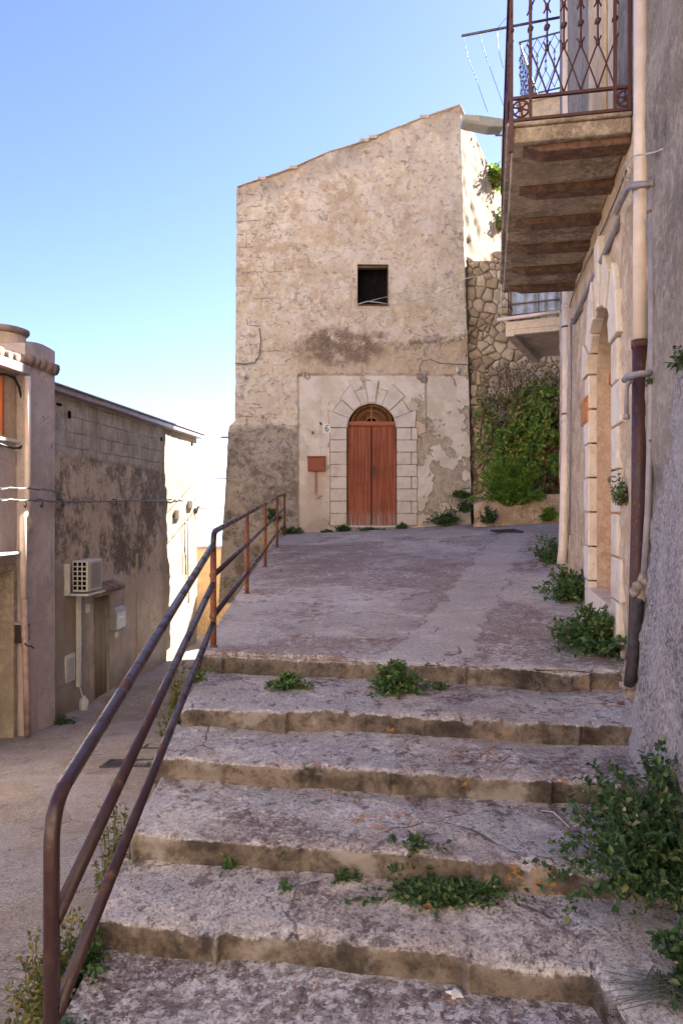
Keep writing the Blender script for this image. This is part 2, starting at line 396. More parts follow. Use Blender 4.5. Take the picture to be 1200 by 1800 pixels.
M['grey_wall'] = plaster('lichened_grey_render', (.42,.365,.31), (.3,.255,.215), (.19,.16,.135), (.06,.05,.045), .5, 1.5, .9, .4)
M['rough_grey'] = plaster('grey_roughcast', (.34,.31,.29), (.26,.235,.215), (.17,.15,.14), (.09,.08,.075), .6, 2, 1., .3, False, .8, .03)
def roughcast():
    m = Mt('pale_roughcast', .95, .12); a = m.noise(1.5, 5, .6); v = m.vor(55, 'F1', m.vec(warp=.03, wscale=20)); f = m.noise(45, 6, .78); g = m.noise(12, 5, .7)
    col = m.mix(m.ss(f, .4, .58), (.17,.145,.15), (.52,.475,.48)); col = m.mix(m.ss(a, .4, .65, 0, .5), col, (.6,.56,.56)); col = m.mix(m.ss(g, .56, .7, 0, .5), col, (.2,.17,.17))
    return m.done(col, f*.7+g*.3-v*.3, 1, .03)
M['cast'] = roughcast()
M['leftA'] = plaster('mauve_render', (.58,.5,.47), (.52,.44,.41), (.42,.35,.325), (.2,.15,.13), .64, .8, .35, .35, True)
M['leftcream'] = plaster('cream_render', (.62,.5,.36), (.55,.42,.29), (.45,.33,.22), (.25,.19,.14), .66, .8, .35, .25, False)
M['bld2'] = plaster('grey_beige_render', (.5,.43,.34), (.4,.34,.27), (.3,.25,.2), (.15,.12,.1), .6, 1, .6, .4)
M['bounce_render'] = plaster('bounce_cream_render', (.74,.62,.46), (.68,.56,.41), (.6,.48,.34), (.4,.3,.2), .68, 1, .3, .2, False)  # pale render of the added houses, kept bright to bounce more sun
M['yellow'] = plaster('yellow_render', (.72,.55,.3), (.66,.48,.25), (.55,.38,.2), (.3,.2,.12), .7, 1, .3, .2, False)
def b_mat():
    m = Mt('block_and_render', .95, .12); Z, Y = m.Z, m.Y
    wob = (m.noise(1.3, 6, .65)-.5); b = m.noise(2.4, 7, .7); c = m.noise(9, 6, .72); f = m.noise(60, 4, .7)
    br = m.n.new('ShaderNodeTexBrick'); br.inputs['Scale'].default_value = 1; br.inputs['Brick Width'].default_value = .52
    br.inputs['Row Height'].default_value = .26; br.inputs['Mortar Size'].default_value = .012
    cb = m.n.new('ShaderNodeCombineXYZ'); m.put(cb.inputs[0], Y+wob*.1); m.put(cb.inputs[1], Z+wob*.08)
    m.t.links.new(cb.outputs[0], br.inputs['Vector']); j = S(m, br.outputs['Fac'])
    blk = m.mix(m.ss(b, .4, .6), (.36,.32,.27), (.5,.45,.38)); blk = m.mix(j*.6*m.ss(m.noise(1.1,3),.4,.6), blk, (.11,.09,.07))
    st = m.noise(1, 6, .65, m.vec(3.5, 3.5, .5))
    blk = m.mix(m.ss(st, .52, .7, 0, .5), blk, (.17,.14,.11))
    moul = m.mix(m.ss(b*.4+c*.35+m.noise(.7, 5, .6)*.45+wob*.3, .52, .66), (.6,.49,.37), (.17,.14,.115))
    moul = m.mix(m.ss(m.noise(26,5,.7), .52, .62, 0, .6), moul, (.5,.38,.25))
    low = m.mix(m.ss(b, .4, .62), (.52,.43,.34), (.62,.52,.42)); low = m.mix(m.ss(st, .56, .72, 0, .5), low, (.25,.19,.14))
    low = m.mix(m.ss(Z+wob*1.2, -2.9, -3.5)*.6, low, (.22,.17,.13))
    zc = Z+wob*.55
    upz = m.ss(zc, .85, .98)
    lz = m.ss(Z+wob*1.6+(Y-14)*.1, -1.05, -1.25)
    col = m.mix(upz, moul, blk); col = m.mix(lz, col, low)
    sm_ = m.ss(Y+wob*.8, 13.3, 13.0)*m.ss(zc, -.9, -1.1); col = m.mix(sm_*.6, col, (.3,.25,.2))
    col = m.mix(m.ss(Y+wob*.5, 16.6, 17.3)*.8, col, (.2,.165,.125))  # sunlit wall end painted darker to hold back the glare there
    k = m.crack(.7, .006, .5, 1.5, thin=.9); col = m.mix(k*.7, col, (.06,.045,.035))
    return m.done(col, b*.4+c*.5+f*.2-j*.25*upz-k*.4, .8, .035)
M['leftB'] = b_mat()
def stone_mat(name, c1, c2, dirt, isl=.35):
    m = Mt(name, .95, .12); b = m.noise(4, 6, .7); c = m.noise(18, 5, .7); f = m.noise(90, 3, .7)
    col = m.mix(m.isl, c1, c2); col = m.mix(m.ss(b, .45, .65, 0, .5), col, dirt); col = m.mix(m.ss(c, .56, .7, 0, .5), col, dirt)
    return m.done(col, b*.5+c*.4+f*.2, .7, .02)
M['rubble'] = stone_mat('rubble_stone', (.42,.33,.22), (.74,.64,.49), (.22,.16,.1))
M['joint'] = plain('ochre_joint', (.36,.2,.1), .9, .1, 0, .4, 20)
M['mortar'] = plaster('rubble_mortar', (.42,.34,.24), (.3,.23,.16), (.16,.12,.08), (.05,.035,.025), .55, 3, 1, .2, False)
M['limestone'] = stone_mat('dressed_limestone', (.63,.575,.505), (.7,.65,.59), (.47,.4,.33))
M['limestone_w'] = stone_mat('warm_limestone', (.68,.6,.5), (.76,.69,.6), (.5,.38,.26))
M['reveal'] = plaster('ochre_reveal', (.62,.5,.38), (.54,.41,.3), (.42,.3,.21), (.3,.18,.1), .62, 4, .5, .2, False)
M['door'] = wood('red_brown_door', (.2,.05,.024), (.38,.115,.055), zworn=-.42)
M['transom'] = wood('door_transom', (.33,.1,.05), (.42,.14,.07), axis='x')
M['door2'] = wood('orange_door', (.42,.12,.04), (.5,.17,.06))
M['grille'] = iron('gilt_grille', (.42,.19,.07), (.3,.1,.04))
M['rail'] = iron('maroon_rail_paint', (.028,.012,.013), (.12,.045,.025), .56, .32)
M['railpost'] = iron('rusty_post_paint', (.13,.045,.025), (.27,.09,.03), .46, .5)
M['balc_iron'] = iron('dark_red_iron', (.065,.02,.024), (.16,.05,.025), .6, .5, 20)
M['beam'] = iron('rusted_beam', (.085,.047,.034), (.19,.105,.065), .46, .85, 12)
M['slab'] = plaster('stained_slab', (.55,.47,.37), (.4,.33,.255), (.2,.155,.12), (.06,.042,.032), .5, 2.4, .7, .2, False)
M['slab2'] = plaster('beige_slab', (.7,.6,.48), (.62,.52,.4), (.48,.39,.29), (.2,.14,.1), .6, 2, .5, .2)
M['pipe_w'] = plain('cream_plastic_pipe', (.66,.56,.48), .4, .45, 0, .12, 4, .02)
M['pipe_r'] = iron('maroon_cast_pipe', (.05,.018,.019), (.13,.065,.045), .54, .45, 14)
M['pipe_g'] = plain('grey_conduit', (.27,.25,.27), .45, .4, 0, .15, 12, .1)
M['pipe_d'] = plain('dark_pipe', (.045,.038,.048), .5, .4, 0, .4, 20, .3)
M['mortar_lump'] = plaster('mortar_lump', (.4,.35,.31), (.3,.25,.22), (.2,.16,.14), sc=6, crack=False)
M['black'] = plain('black_cable', (.018,.018,.02), .5, .4)
M['wire'] = plain('pale_wire', (.5,.47,.43), .5, .4)
M['wire_d'] = plain('dull_wire', (.12,.11,.11), .5, .4)
M['white_p'] = plain('white_plastic', (.66,.64,.6), .45, .4, 0, .1)
M['whitepaint'] = plain('white_enamel', (.78,.76,.72), .35, .5, 0, .04)
M['marble'] = plain('white_marble', (.62,.62,.6), .4, .4, 0, .12)
M['grey_p'] = plain('grey_enamel', (.36,.35,.35), .4, .5, 0, .12)
M['darkbox'] = plain('dark_metal', (.05,.035,.035), .4, .5, 0, .3)
M['brass'] = plain('tarnished_brass', (.4,.27,.12), .4, .5, .6, .3)
M['redbox'] = iron('red_painted_tin', (.22,.045,.02), (.16,.045,.02), .6, .5, 8)
M['rustbox'] = iron('rusty_tin', (.42,.19,.07), (.35,.11,.03), .5, .6, 14)
M['fascia'] = plain('grey_gutter_metal', (.3,.25,.27), .45, .5, .2, .2)
M['tile'] = stone_mat('roof_tile', (.22,.17,.15), (.4,.28,.22), (.12,.1,.09))
M['ac'] = plain('ac_case', (.62,.58,.53), .4, .4, 0, .08)
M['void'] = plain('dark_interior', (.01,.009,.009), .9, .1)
M['curtain'] = wood('striped_door_curtain', (.3,.24,.17), (.44,.36,.26))
M['brown_door'] = wood('dark_brown_door', (.07,.02,.012), (.12,.035,.02))
M['grate'] = iron('cast_iron_grate', (.05,.043,.042), (.12,.06,.04), .6, .6)
M['lampglass'] = plain('lamp_lens', (.5,.48,.42), .2, .5, 0, .1)
M['lampgrey'] = plain('lamp_housing', (.38,.4,.37), .45, .4, 0, .1)
M['tarp'] = plain('blue_grey_sheet', (.33,.39,.47), .5, .4, 0, .3, 6)
M['stem'] = plain('green_stem', (.1,.12,.04), .7, .2)
M['stem_b'] = plain('woody_stem', (.16,.1,.06), .8, .2)
M['leaf'] = leafmat('pellitory_leaf', (.03,.08,.03), (.065,.14,.045), (.12,.21,.07), (.24,.24,.1))
M['leaf_d'] = leafmat('bush_leaf', (.02,.05,.02), (.045,.1,.036), (.085,.16,.055), (.2,.22,.09))
M['leaf_b'] = leafmat('bright_leaf', (.07,.18,.02), (.15,.31,.035), (.26,.42,.06), (.36,.46,.08))
M['ivy'] = leafmat('ivy_leaf', (.06,.14,.03), (.14,.26,.04), (.26,.38,.07), (.6,.44,.08))
M['dryfl'] = leafmat('dry_flower', (.16,.11,.07), (.3,.23,.15), (.48,.42,.32))
M['olive'] = leafmat('olive_weed', (.05,.06,.02), (.11,.12,.035), (.22,.2,.06), (.3,.2,.07))
M['dead'] = leafmat('dead_leaf', (.1,.04,.02), (.22,.09,.04), (.35,.18,.09))
M['sprig'] = plain('needle_grey', (.13,.14,.12), .8, .2)
M['bag'] = plain('blue_bag', (.05,.16,.5), .3, .5, 0, .3, 12)
M['paper'] = plain('dirty_paper', (.6,.6,.62), .8, .2, 0, .1, 20)
M['earth'] = plain('dry_earth', (.2,.15,.1), .95, .1, 0, .3, 1.5, .6)

# ------------------------------------------------------------------ SETTING: terrain, sea, lane, paving
def terr(x, y):
    r = math.hypot(x, y-8)
    z = -5.2
    if y > 21: z -= 60*(1-math.exp(-(y-21)/60.0))*clamp(1-max(0, x-5)/160) + clamp((y-120)/400)*160
    return z + fn((x*.02, y*.02, 0), 1, 3)*min(6, r*.03)
mb = MB()
ax = [-3000,-1500,-800,-400,-200,-100,-50,-25,-12,-6,0,6,12,25,50,100,200,400,800,1500,3000]
mb.grid(lambda u, v: (u, v, terr(u, v)), ax, [-600,-300,-150,-80,-40,-20,0,10,18,22,26,32,40,55,80,120,180,260,360,500,650])
tag(obj('ground', mb, M['earth'], smooth=True, origin=(0,0,-5.2)), kind='structure')
m = Mt('sea_water', .3, .4); n = m.noise(.01, 6, .6); 
sea = m.done(m.mix(n, (.2,.3,.42), (.26,.36,.48)), m.noise(.05, 4), .2, 1)
mb = MB(); mb.add([(-60000,560,-200), (60000,560,-200), (60000,90000,-200), (-60000,90000,-200)], [(0,1,2,3)])
tag(obj('sea', mb, sea, origin=(0,560,-200)), kind='structure')

def lane_z(d):
    return interp([(-6,-1.5), (0.5,-1.98), (3,-2.3), (5.5,-2.62), (8.9,-3.1), (11.2,-3.37), (13.7,-3.54), (20,-3.6), (24,-3.75)], d)
mb = MB()
us = [i*.2-7.6 for i in range(36)]+[-.5,.2,1,2.2,3.4]; vs = [-5+i*.2 for i in range(143)]
mb.grid(lambda u, v: (u, v, lane_z(v)+.05*fn((u, v, 0), .6, 3)+.01*fn((u, v, 3), 3, 3) - (.5 if u > -.6 and v > 1.5 else 0)), us, vs)
tag(obj('lane', mb, M['lane'], smooth=True, origin=(-3,5,-2.6)), kind='structure')

def pav_z(x, d):
    t = clamp(d-5.1, 0, 5)*.01
    return -1.1+.044*(d-5.1)+(x+1)*t + .012*fn((x, d, 1), .9, 4)
def pav_left(d): return interp([(4, -1.06), (5.5, -1.06), (10, -1.22), (17.4, -1.42)], d)
def pav_right(d): return (RC+RS*d+.12) if d < 9.9 else 2.916+WS*(d-9.9)+.12

# step edges: (z of edge, depth of edge at X=-1.05, depth at right wall, tread back z of the next)
STEPS = [(-1.10, 5.53, 4.92), (-1.262, 4.72, 4.28), (-1.412, 4.17, 3.74), (-1.565, 3.56, 3.12), (-1.742, 3.14, 2.70), (-1.90, .9, .7)]
RISE = .118
def edge_d(k, x):
    z, a, b = STEPS[k]
    xr = RC+RS*b
    t = (x+1.05)/(xr+1.05)
    q = x/.83+k*.37+.25*NZ.noise(V3((x*.7, k*2.2, 1))); i = math.floor(q); f = q-i
    o0, o1 = [.026*NZ.cell(V3((j*1.7+.5, k*3.3+.5, .5))) for j in (i, i+1)]
    seg = o0+(o1-o0)*sm(f, .965, 1.0)
    notch = .03*max(0, 1-abs(f-.98)/.022)
    return a+(b-a)*t + .018*fn((x, k*7.3, 0), 1.3, 4)+seg-notch
def step_left(k): return -1.05 + .03*(k % 2)
def step_surface(mb, k, x0, x1, nx, back, ztop, zbot, zback=None, rfun=None):
    """tread + nosing + riser; back(x) -> depth where the tread starts"""
    z = ztop
    xs = [x0+(x1-x0)*i/nx for i in range(nx+1)]
    NT = 26 if k else 3
    prof = []
    def pt(x, j):
        e = edge_d(k, x)
        if rfun: e = rfun(x, e)
        chip = max(0, NZ.noise(V3((x*2.3, k*5.1, 2)))-.05)*.1+max(0, NZ.noise(V3((x*7.1, k*3.1, 5)))-.12)*.075+.006*NZ.noise(V3((x*30, k, 1)))
        b0 = back(x)
        if j <= NT:
            t = j/NT; t = t
            d = b0+(e+.022+chip-b0)*t
            zz = (zback if zback is not None else z)+(z-(zback if zback is not None else z))*t
            zz += .010*fn((x*1.0, d*1.6, k*3), 2.2, 5) + .004*fn((x, d, k), 14, 3) - (chip*.35 if j == NT else 0)
            q = max(0, NZ.noise(V3((x*1.3, d*1.9, k*9+4)))-.3); zz -= q*.05
            return V3((x, d, zz))
        j -= NT
        h = ztop-zbot
        seq = [(.008, -.008), (.0, -.022), (.0, -.045), (.006, -.06), (.008, -.085), (.008, -.11), (.004, -.14), (0, -h-.06)]
        dd, dz = seq[j-1]
        out = .012*fn((x, dz*2, k), 5, 4)+.02*max(0, NZ.noise(V3((x*3, dz*9, k*2))))
        return V3((x, e+dd+chip*(1-min(1, j/4))*.9+out-.004, z+dz-chip*.2*(j < 3)))
    nj = NT+8
    o = len(mb.v)
    for x in xs:
        for j in range(nj+1): mb.v.append(pt(x, j))
    W_ = nj+1
    for i in range(nx):
        for j in range(nj):
            mb.f.append((o+i*W_+j, o+i*W_+j+1, o+(i+1)*W_+j+1, o+(i+1)*W_+j)); mb.m.append(1 if j >= NT+7 else 0)
    # left flank down into the lane
    lo = len(mb.v)
    for j in range(nj+1):
        p = mb.v[o+j]; mb.v.append(V3((p.x, p.y, -3.9)))
    for j in range(nj): mb.f.append((o+j, lo+j, lo+j+1, o+j+1)); mb.m.append(1)
    # right flank
    hi = len(mb.v); o2 = o+nx*W_
    for j in range(nj+1):
        p = mb.v[o2+j]; mb.v.append(V3((p.x, p.y, -3.9)))
    for j in range(nj): mb.f.append((o2+j, o2+j+1, hi+j+1, hi+j)); mb.m.append(1)

# upper paving with its front lip
mb = MB()
def pv(u, v):
    # v 0..1 front->rear
    e = edge_d(0, 0)
    d0 = 5.0
    d = v
    x = pav_left(d)+(pav_right(d)-pav_left(d))*u
    if d <= 5.7:
        ee = edge_d(0, x)+.025
        t = (d-4.9)/.8
        d = ee+(5.7-ee)*t if ee < 5.7 else 5.7
        x = -1.06+(RC+RS*d+.12+1.06)*u
    z = pav_z(x, d)+.006*fn((x, d, 2), 2.5, 5)
    z -= .03*max(0, NZ.noise(V3((x*.9, d*.9, 14)))-.35)
    if v < 4.905: z -= .06
    return V3((x, d, z))
vsn = [4.9+.8*i/24 for i in range(24)]+[5.7+i*.06 for i in range(60)]+[9.3+i*.12 for i in range(69)]
mb.grid(pv, [i/130 for i in range(131)], vsn)
# flank wall toward the lane
fl = MB()
def flk(u, v):
    x = pav_left(u); zt = pav_z(x, u)
    return V3((x+(.0 if v == 0 else .03*fn((u, v*3, 0), 1.5, 4))-.0, u, zt+(-4.2-zt)*v))
fl.grid(flk, [5.5+i*.2 for i in range(60)], [i/14 for i in range(15)])
tag(obj('pavement', mb, [M['pave'], M['riser']], smooth=True, origin=(1,10,-1)), kind='structure')

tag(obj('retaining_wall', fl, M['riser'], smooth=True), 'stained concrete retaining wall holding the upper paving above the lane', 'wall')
st = thing('staircase', (.3, 3.2, -1.9), 'broad worn concrete steps with lichen and brown risers, climbing to the upper paving', 'staircase')
for k in range(6):
    mb = MB()
    z, a, b = STEPS[k]
    xr = RC+RS*b+.22
    if k == 0:
        step_surface(mb, 0, -1.06, xr, 320, lambda x: edge_d(0, x)+.026, -1.10, STEPS[1][0]+.03)
    else:
        zb = STEPS[k-1][0]-RISE
        nxt = STEPS[k+1][0]-.0 if k < 5 else -2.2
        rf = None
        if k == 4: rf = lambda x, e: e - .75*sm(x, .93, .98)
        if k == 5: pass
        step_surface(mb, k, step_left(k), xr if k < 5 else 1.3, 320, (lambda kk: (lambda x: edge_d(kk-1, x)+.03))(k) if k != 5 else (lambda x: edge_d(4, x)+.03 - .75*sm(x, .93, .98)), z, zb if False else (zb-.0 if False else (STEPS[k+1][0]+.04 if k < 5 else -2.1)), zback=zb, rfun=rf)
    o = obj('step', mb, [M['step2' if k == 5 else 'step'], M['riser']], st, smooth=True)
mb = MB(); mb.grid(lambda u, v: (u, v, -2.0+.02*fn((u,v,0),1,3)), [-1.1+i*.3 for i in range(12)], [-4+i*.3 for i in range(17)])
tag(obj('path', mb, M['step2'], smooth=True), kind='structure')

# ------------------------------------------------------------------ OLD HOUSE
hs = thing('old_house', (0, 17, -.5), 'tall old house of cream rough render with arched red-brown door and black window', 'house')
PXL = [(100,416),(330,416),(740,413),(750,403),(762,401),(850,397),(935,391),(1060,385)]
PXR = [(100,807),(188,808),(400,814),(640,822),(860,827),(1060,828)]
TOP = [(380,345),(419,330),(510,299),(575,270.5),(623,256),(701,225),(748,207),(807,187),(900,160)]
DCX, DR = 653.0, 45.0
def in_door(x, y):
    if abs(x-DCX) < DR and y > 752 and y < 926: return True
    return y <= 752 and math.hypot(x-DCX, y-752) < DR+1
def fac(u, v):
    x = clamp(u, interp(PXL, v)+1.2*NZ.noise(V3((0, v*.05, 3))), interp(PXR, v)+1.2*NZ.noise(V3((5, v*.05, 3))))
    ty = interp(TOP, x)+1.5*NZ.noise(V3((x*.07, 0, 1)))
    y = max(v, ty)
    p = H(x, y)
    low = (y > 662 and x > 526)
    q = fn((p.x, 0, p.z), 1.1, 4)*.05+fn((p.x, 3, p.z), 4.5, 4)*.022
    # rubble relief
    q += max(0, NZ.noise(V3((p.x*3.1, 1, p.z*3.9))))*.035
    if low: q = q*.35+.012
    if y > 745 and x < 523: q = q*1.3+.01
    near = min(abs(x-628), abs(x-682)) < 3 and 462 < y < 541 or min(abs(y-465), abs(y-538)) < 3 and 625 < x < 685
    if near: q *= .3
    if abs(x-DCX) < 90 and y > 662: q *= .5
    p.y -= q; return p
us = sorted(set([384+i*2.0 for i in range(224)])); vs = [180+i*2.0 for i in range(441)]
vs = sorted(set([v for v in vs]+[465.0, 538.0]) - {464.0, 538.1})
mb = MB()
mb.grid(fac, us, vs, skip=lambda u, v: in_door(u, v) or (628 < u < 682 and 465 < v < 538) )
mb.f = [f[::-1] for f in mb.f]
obj('wall', mb, M['facade'], hs, smooth=True)
# other walls: right flank, left flank, rear
mb = MB()
FRt, FRb = H(808, 187), H(828, 1060)
SD = .47
def rside(u, v):                     # u depth from 17, v 0..1
    p = FRb.lerp(FRt, v); x = p.x+SD*u*1.0; z = p.z-(.12*u if v > .97 else 0)
    n = V3((1, -SD, 0)).normalized()
    q = .05*fn((0, u, z), 1.6, 4)+.03*fn((2, u, z), 6, 4) if u > 0.02 else 0
    return V3((x, HD+u, z))+n*q
mb.grid(rside, [i*.07 for i in range(73)], [i/150 for i in range(151)])
obj('side_wall', mb, M['lit_side'], hs, smooth=True)
mb = MB()
BRt = rside(5.04, 1.); BRb = rside(5.04, 0)
FLt, FLb = H(417, 331), H(386, 1060)
BLt = V3((-2.38, 18.75, FLt.z)); BLb = V3((-2.5, 18.75, FLb.z))
def quad(a, b, c, d, nu, nv, amp, n):
    mb.grid(lambda u, v: a.lerp(b, u).lerp(d.lerp(c, u), v)+n*amp*fn(tuple(a.lerp(b, u).lerp(d.lerp(c, u), v)), 1.5, 4), [i/nu for i in range(nu+1)], [i/nv for i in range(nv+1)])
def lside(u, v):
    py = 1060-(1060-331)*v; f = H(interp(PXL, py)+.6, py); f.y += .03
    r = V3((min(-2.36, f.x+.04), 18.75, f.z)); return f.lerp(r, u)
mb.grid(lside, [i/12 for i in range(13)], [i/100 for i in range(101)])
quad(BRb, BLb, BLt, BRt, 30, 40, .03, V3((0,1,0)))
obj('rear_wall', mb, M['lit_side'], hs, smooth=True)
mb = MB()
roofpts = [H(interp([(0,417),(1,808)], t), interp(TOP, 417+391*t)-1) for t in [i/24 for i in range(25)]]
for i in range(24):
    a, b = roofpts[i], roofpts[i+1]; t0, t1 = i/24, (i+1)/24
    ra, rb = BLt.lerp(BRt, t0), BLt.lerp(BRt, t1)
    mb.add([a+V3((0,-.05,0)), b+V3((0,-.05,0)), rb, ra, a+V3((0,-.05,.025)), b+V3((0,-.05,.025)), rb+V3((0,0,.025)), ra+V3((0,0,.025))],
           [(0,1,5,4), (4,5,6,7), (2,3,7,6), (0,3,2,1), (1,2,6,5), (3,0,4,7)])
for x in (460, 515, 640, 655, 745):
    y = interp(TOP, x); mb.cbox(H(x, y-2, -.1), .2, .3, .07)
obj('roof', mb, M['slab2'], hs, bevel=.01)
# window: reveal, lintel, sill, dark room
mb = MB(); t = .38
for (a, b) in (((628,465),(628,538)), ((682,538),(682,465)), ((628,538),(682,538)), ((682,465),(628,465))):
    p, q = H(*a, .01), H(*b, .01); mb.add([p, q, q+V3((0,t,0)), p+V3((0,t,0))], [(0,1,2,3)])
wn = obj('window', mb, M['lit_side'], hs)
mb = MB(); a = H(629, 466, -.07); mb.box(H(628.2, 470, -.03), V3((.69,0,0)), V3((0,.1,0)), V3((0,0,.05)))
obj('lintel', mb, M['stem_b'], wn, bevel=.005)
mb = MB(); mb.box(H(628.2, 537, -.05), V3((.69,0,0)), V3((0,.2,0)), V3((0,0,.04)))
obj('sill', mb, M['stem_b'], wn, bevel=.005)
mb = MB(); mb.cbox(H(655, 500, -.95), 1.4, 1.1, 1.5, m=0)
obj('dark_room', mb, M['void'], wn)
# door surround: quoins and voussoirs
mb = MB(); mort = MB()
def hpoly(pts, th, back=.16):
    cx_, cy_ = sum(p[0] for p in pts)/len(pts), sum(p[1] for p in pts)/len(pts)
    big = [(x+math.copysign(.9, x-cx_), y+math.copysign(.9, y-cy_)) for x, y in pts]
    big = [(x, y) if math.hypot(x-DCX, min(0, y-752)) > 43.4 or y > 752 and abs(x-DCX) > 43.4 else q for (x, y), q in zip(big, pts)]
    mort.prism([H(x, y, .016) for x, y in big], V3((0, .1, 0)))
    mb.prism([H(x, y, th) for x, y in pts], V3((0, th+back, 0)))
rows = [752+i*(924-752)/8 for i in range(9)]
for i in range(8):
    y0, y1 = rows[i]+.5, rows[i+1]-.5
    xl = 580.5+.8*NZ.noise(V3((i*1.3, 0, 0))); hpoly([(xl,y0),(609,y0),(609,y1),(xl,y1)], .022+.008*(i % 2))
    xr = 722 if i % 2 == 0 else 732; hpoly([(697,y0),(xr,y0),(xr,y1),(697,y1)], .022+.008*(i % 2))
    if i % 2 == 0: hpoly([(723,y0),(733,y0),(733,y1),(723,y1)], .028)
angs = [180, 158, 137, 115, 98, 82, 66, 43, 22, 0]
# outer outline radius for each voussoir (start, end)
outr = [(74,82),(74,72),(76,84),(70,70),(84,84),(70,70),(84,80),(72,72),(84,76)]
for i in range(9):
    a0, a1 = math.radians(angs[i]-.5), math.radians(angs[i+1]+.5); r0, r1 = outr[i]
    def P_(a, r): return (DCX+math.cos(a)*r, 752-math.sin(a)*r)
    pts = [P_(a0+(a1-a0)*k/4, 43.6) for k in range(5)]+[P_(a1, r1), P_(a0, r0)]
    if i == 4: pts = pts[:5]+[(DCX+11.5, 670.5), (DCX-11.5, 671)]
    hpoly(pts, .04+.02*(i % 2 == 0)+(.02 if i == 4 else 0))
ds_ = obj('door_surround', mb, M['limestone'], hs, bevel=.012); obj('mortar_joints', mort, M['joint'], ds_)
mb = MB(); mb.tube([H(DCX+math.cos(a)*43, 752-math.sin(a)*43, .03) for a in [PI*i/30 for i in range(31)]], .012, 6)
obj('arch_moulding', mb, M['limestone'], hs, smooth=True)
dr = MB()
for (xa, xb) in ((609.8, 652.7), (653.5, 696.5)):
    dr.box(H(xa, 923.5, -.10), V3(((xb-xa)/F0*HD,0,0)), V3((0,.05,0)), V3((0,0,(923.5-748)/F0*HD)))
    for q in (1/3, 2/3):      # plank joints as slim proud fillets
        x = xa+(xb-xa)*q; dr.box(H(x-.25, 921, -.097), V3((.5/F0*HD,0,0)), V3((0,.01,0)), V3((0,0,(921-751)/F0*HD)))
do = obj('door', dr, M['door'], hs, bevel=.006)
mb = MB(); mb.box(H(651.8, 923, -.085), V3((.018,0,0)), V3((0,.03,0)), V3((0,0,(923-748)/F0*HD))); obj('meeting_strip', mb, M['void'], do)
mb = MB(); mb.cbox(H(657, 829, -.085), .045, .03, .26); mb.cbox(H(657.5, 838, -.07), .03, .03, .05)
obj('lock', mb, M['darkbox'], do, bevel=.004)
mb = MB(); mb.tube([H(675.5, 825, -.1), H(675.5, 825, -.07)], .02, 10); obj('keyhole', mb, M['darkbox'], do)
mb = MB(); mb.box(H(609.6, 748, -.04), V3((87/F0*HD,0,0)), V3((0,.12,0)), V3((0,0,8/F0*HD)))
obj('transom', mb, M['transom'], hs, bevel=.01)
mb = MB(); mb.box(H(609, 927, .06), V3((89/F0*HD,0,0)), V3((0,.4,0)), V3((0,0,3.2/F0*HD)))
obj('threshold', mb, M['marble'], hs, bevel=.008)
mb = MB()
for i in range(1, 22):
    a = PI*i/22
    pts = [H(DCX+math.cos(a)*r, 741-math.sin(a)*r*.86, -.09) for r in (10, 25, 38)]; mb.tube(pts, .006, 5)
    c = H(DCX+math.cos(a)*34, 741-math.sin(a)*34*.86, -.09)
    mb.tube([c+V3((math.cos(q)*.028, 0, math.sin(q)*.028)) for q in [2*PI*k/10 for k in range(11)]], .005, 4)
    c = H(DCX+math.cos(a+.07)*24, 741-math.sin(a+.07)*24*.86, -.09)
    mb.tube([c+V3((math.cos(q)*.02, 0, math.sin(q)*.02)) for q in [2*PI*k/10 for k in range(11)]], .004, 4)
for r in (10, 40.5): mb.tube([H(DCX+math.cos(a)*r, 741-math.sin(a)*r*(.86 if r > 20 else .8), -.09) for a in [PI*i/24 for i in range(25)]], .011, 6)
mb.tube([H(DCX, 741, -.09), H(DCX, 712, -.09)], .014, 6); mb.tube([H(DCX-5, 722, -.09), H(DCX+5, 722, -.09)], .01, 6)
obj('fanlight_grille', mb, M['grille'], hs, smooth=True)
mb = MB(); mb.cbox(H(653, 820, -1.2), 1.5, 1.4, 3.4); obj('dark_hall', mb, M['void'], hs)

# attached to the facade
t = thing('house_number_plate', H(574, 760), 'small white plate with black number 6 beside the arched door', 'number plate')
mb = MB(); mb.box(H(568, 761, .03), V3((13/F0*HD,0,0)), V3((0,.02,0)), V3((0,0,15/F0*HD))); obj('plate', mb, M['whitepaint'], t, bevel=.003)
mb = MB(); c = H(574.4, 755.4, .037); r = .032
pts = [c+V3((math.cos(a)*r, 0, math.sin(a)*r*1.15)) for a in [2*PI*i/16 for i in range(17)]]; mb.tube(pts, .0095, 6)
mb.tube([c+V3((-r, 0, 0)), c+V3((-r*.95, 0, .05)), c+V3((-r*.3, 0, .09)), c+V3((r*.55, 0, .098)), c+V3((r, 0, .08))], .0095, 6)
obj('numeral', mb, M['black'], t, smooth=True)
t = thing('meter_box', H(556, 830), 'small rust-red tin box on the plaster left of the arched door', 'box')
mb = MB(); mb.box(H(541, 828.5, .1), V3((31/F0*HD,0,0)), V3((0,.12,0)), V3((0,0,25/F0*HD))); obj('box', mb, M['redbox'], t, bevel=.012)
mb = MB(); mb.box(H(540, 804.5, .13), V3((32.5/F0*HD,0,0)), V3((0,.14,0)), V3((0,0,.03))); obj('lid', mb, M['redbox'], t, bevel=.006)
mb = MB(); mb.box(H(543, 826.5, .104), V3((27/F0*HD,0,0)), V3((0,.01,0)), V3((0,0,21/F0*HD))); obj('door_panel', mb, M['redbox'], t, bevel=.003)
def htube(pts, r, mat, name, label, cat, off=.05, group=None, n=6):
    mb = MB(); mb.tube([H(x, y, off) for x, y in pts], r, n); o = obj(name, mb, mat, smooth=True); tag(o, label, cat, group); return o
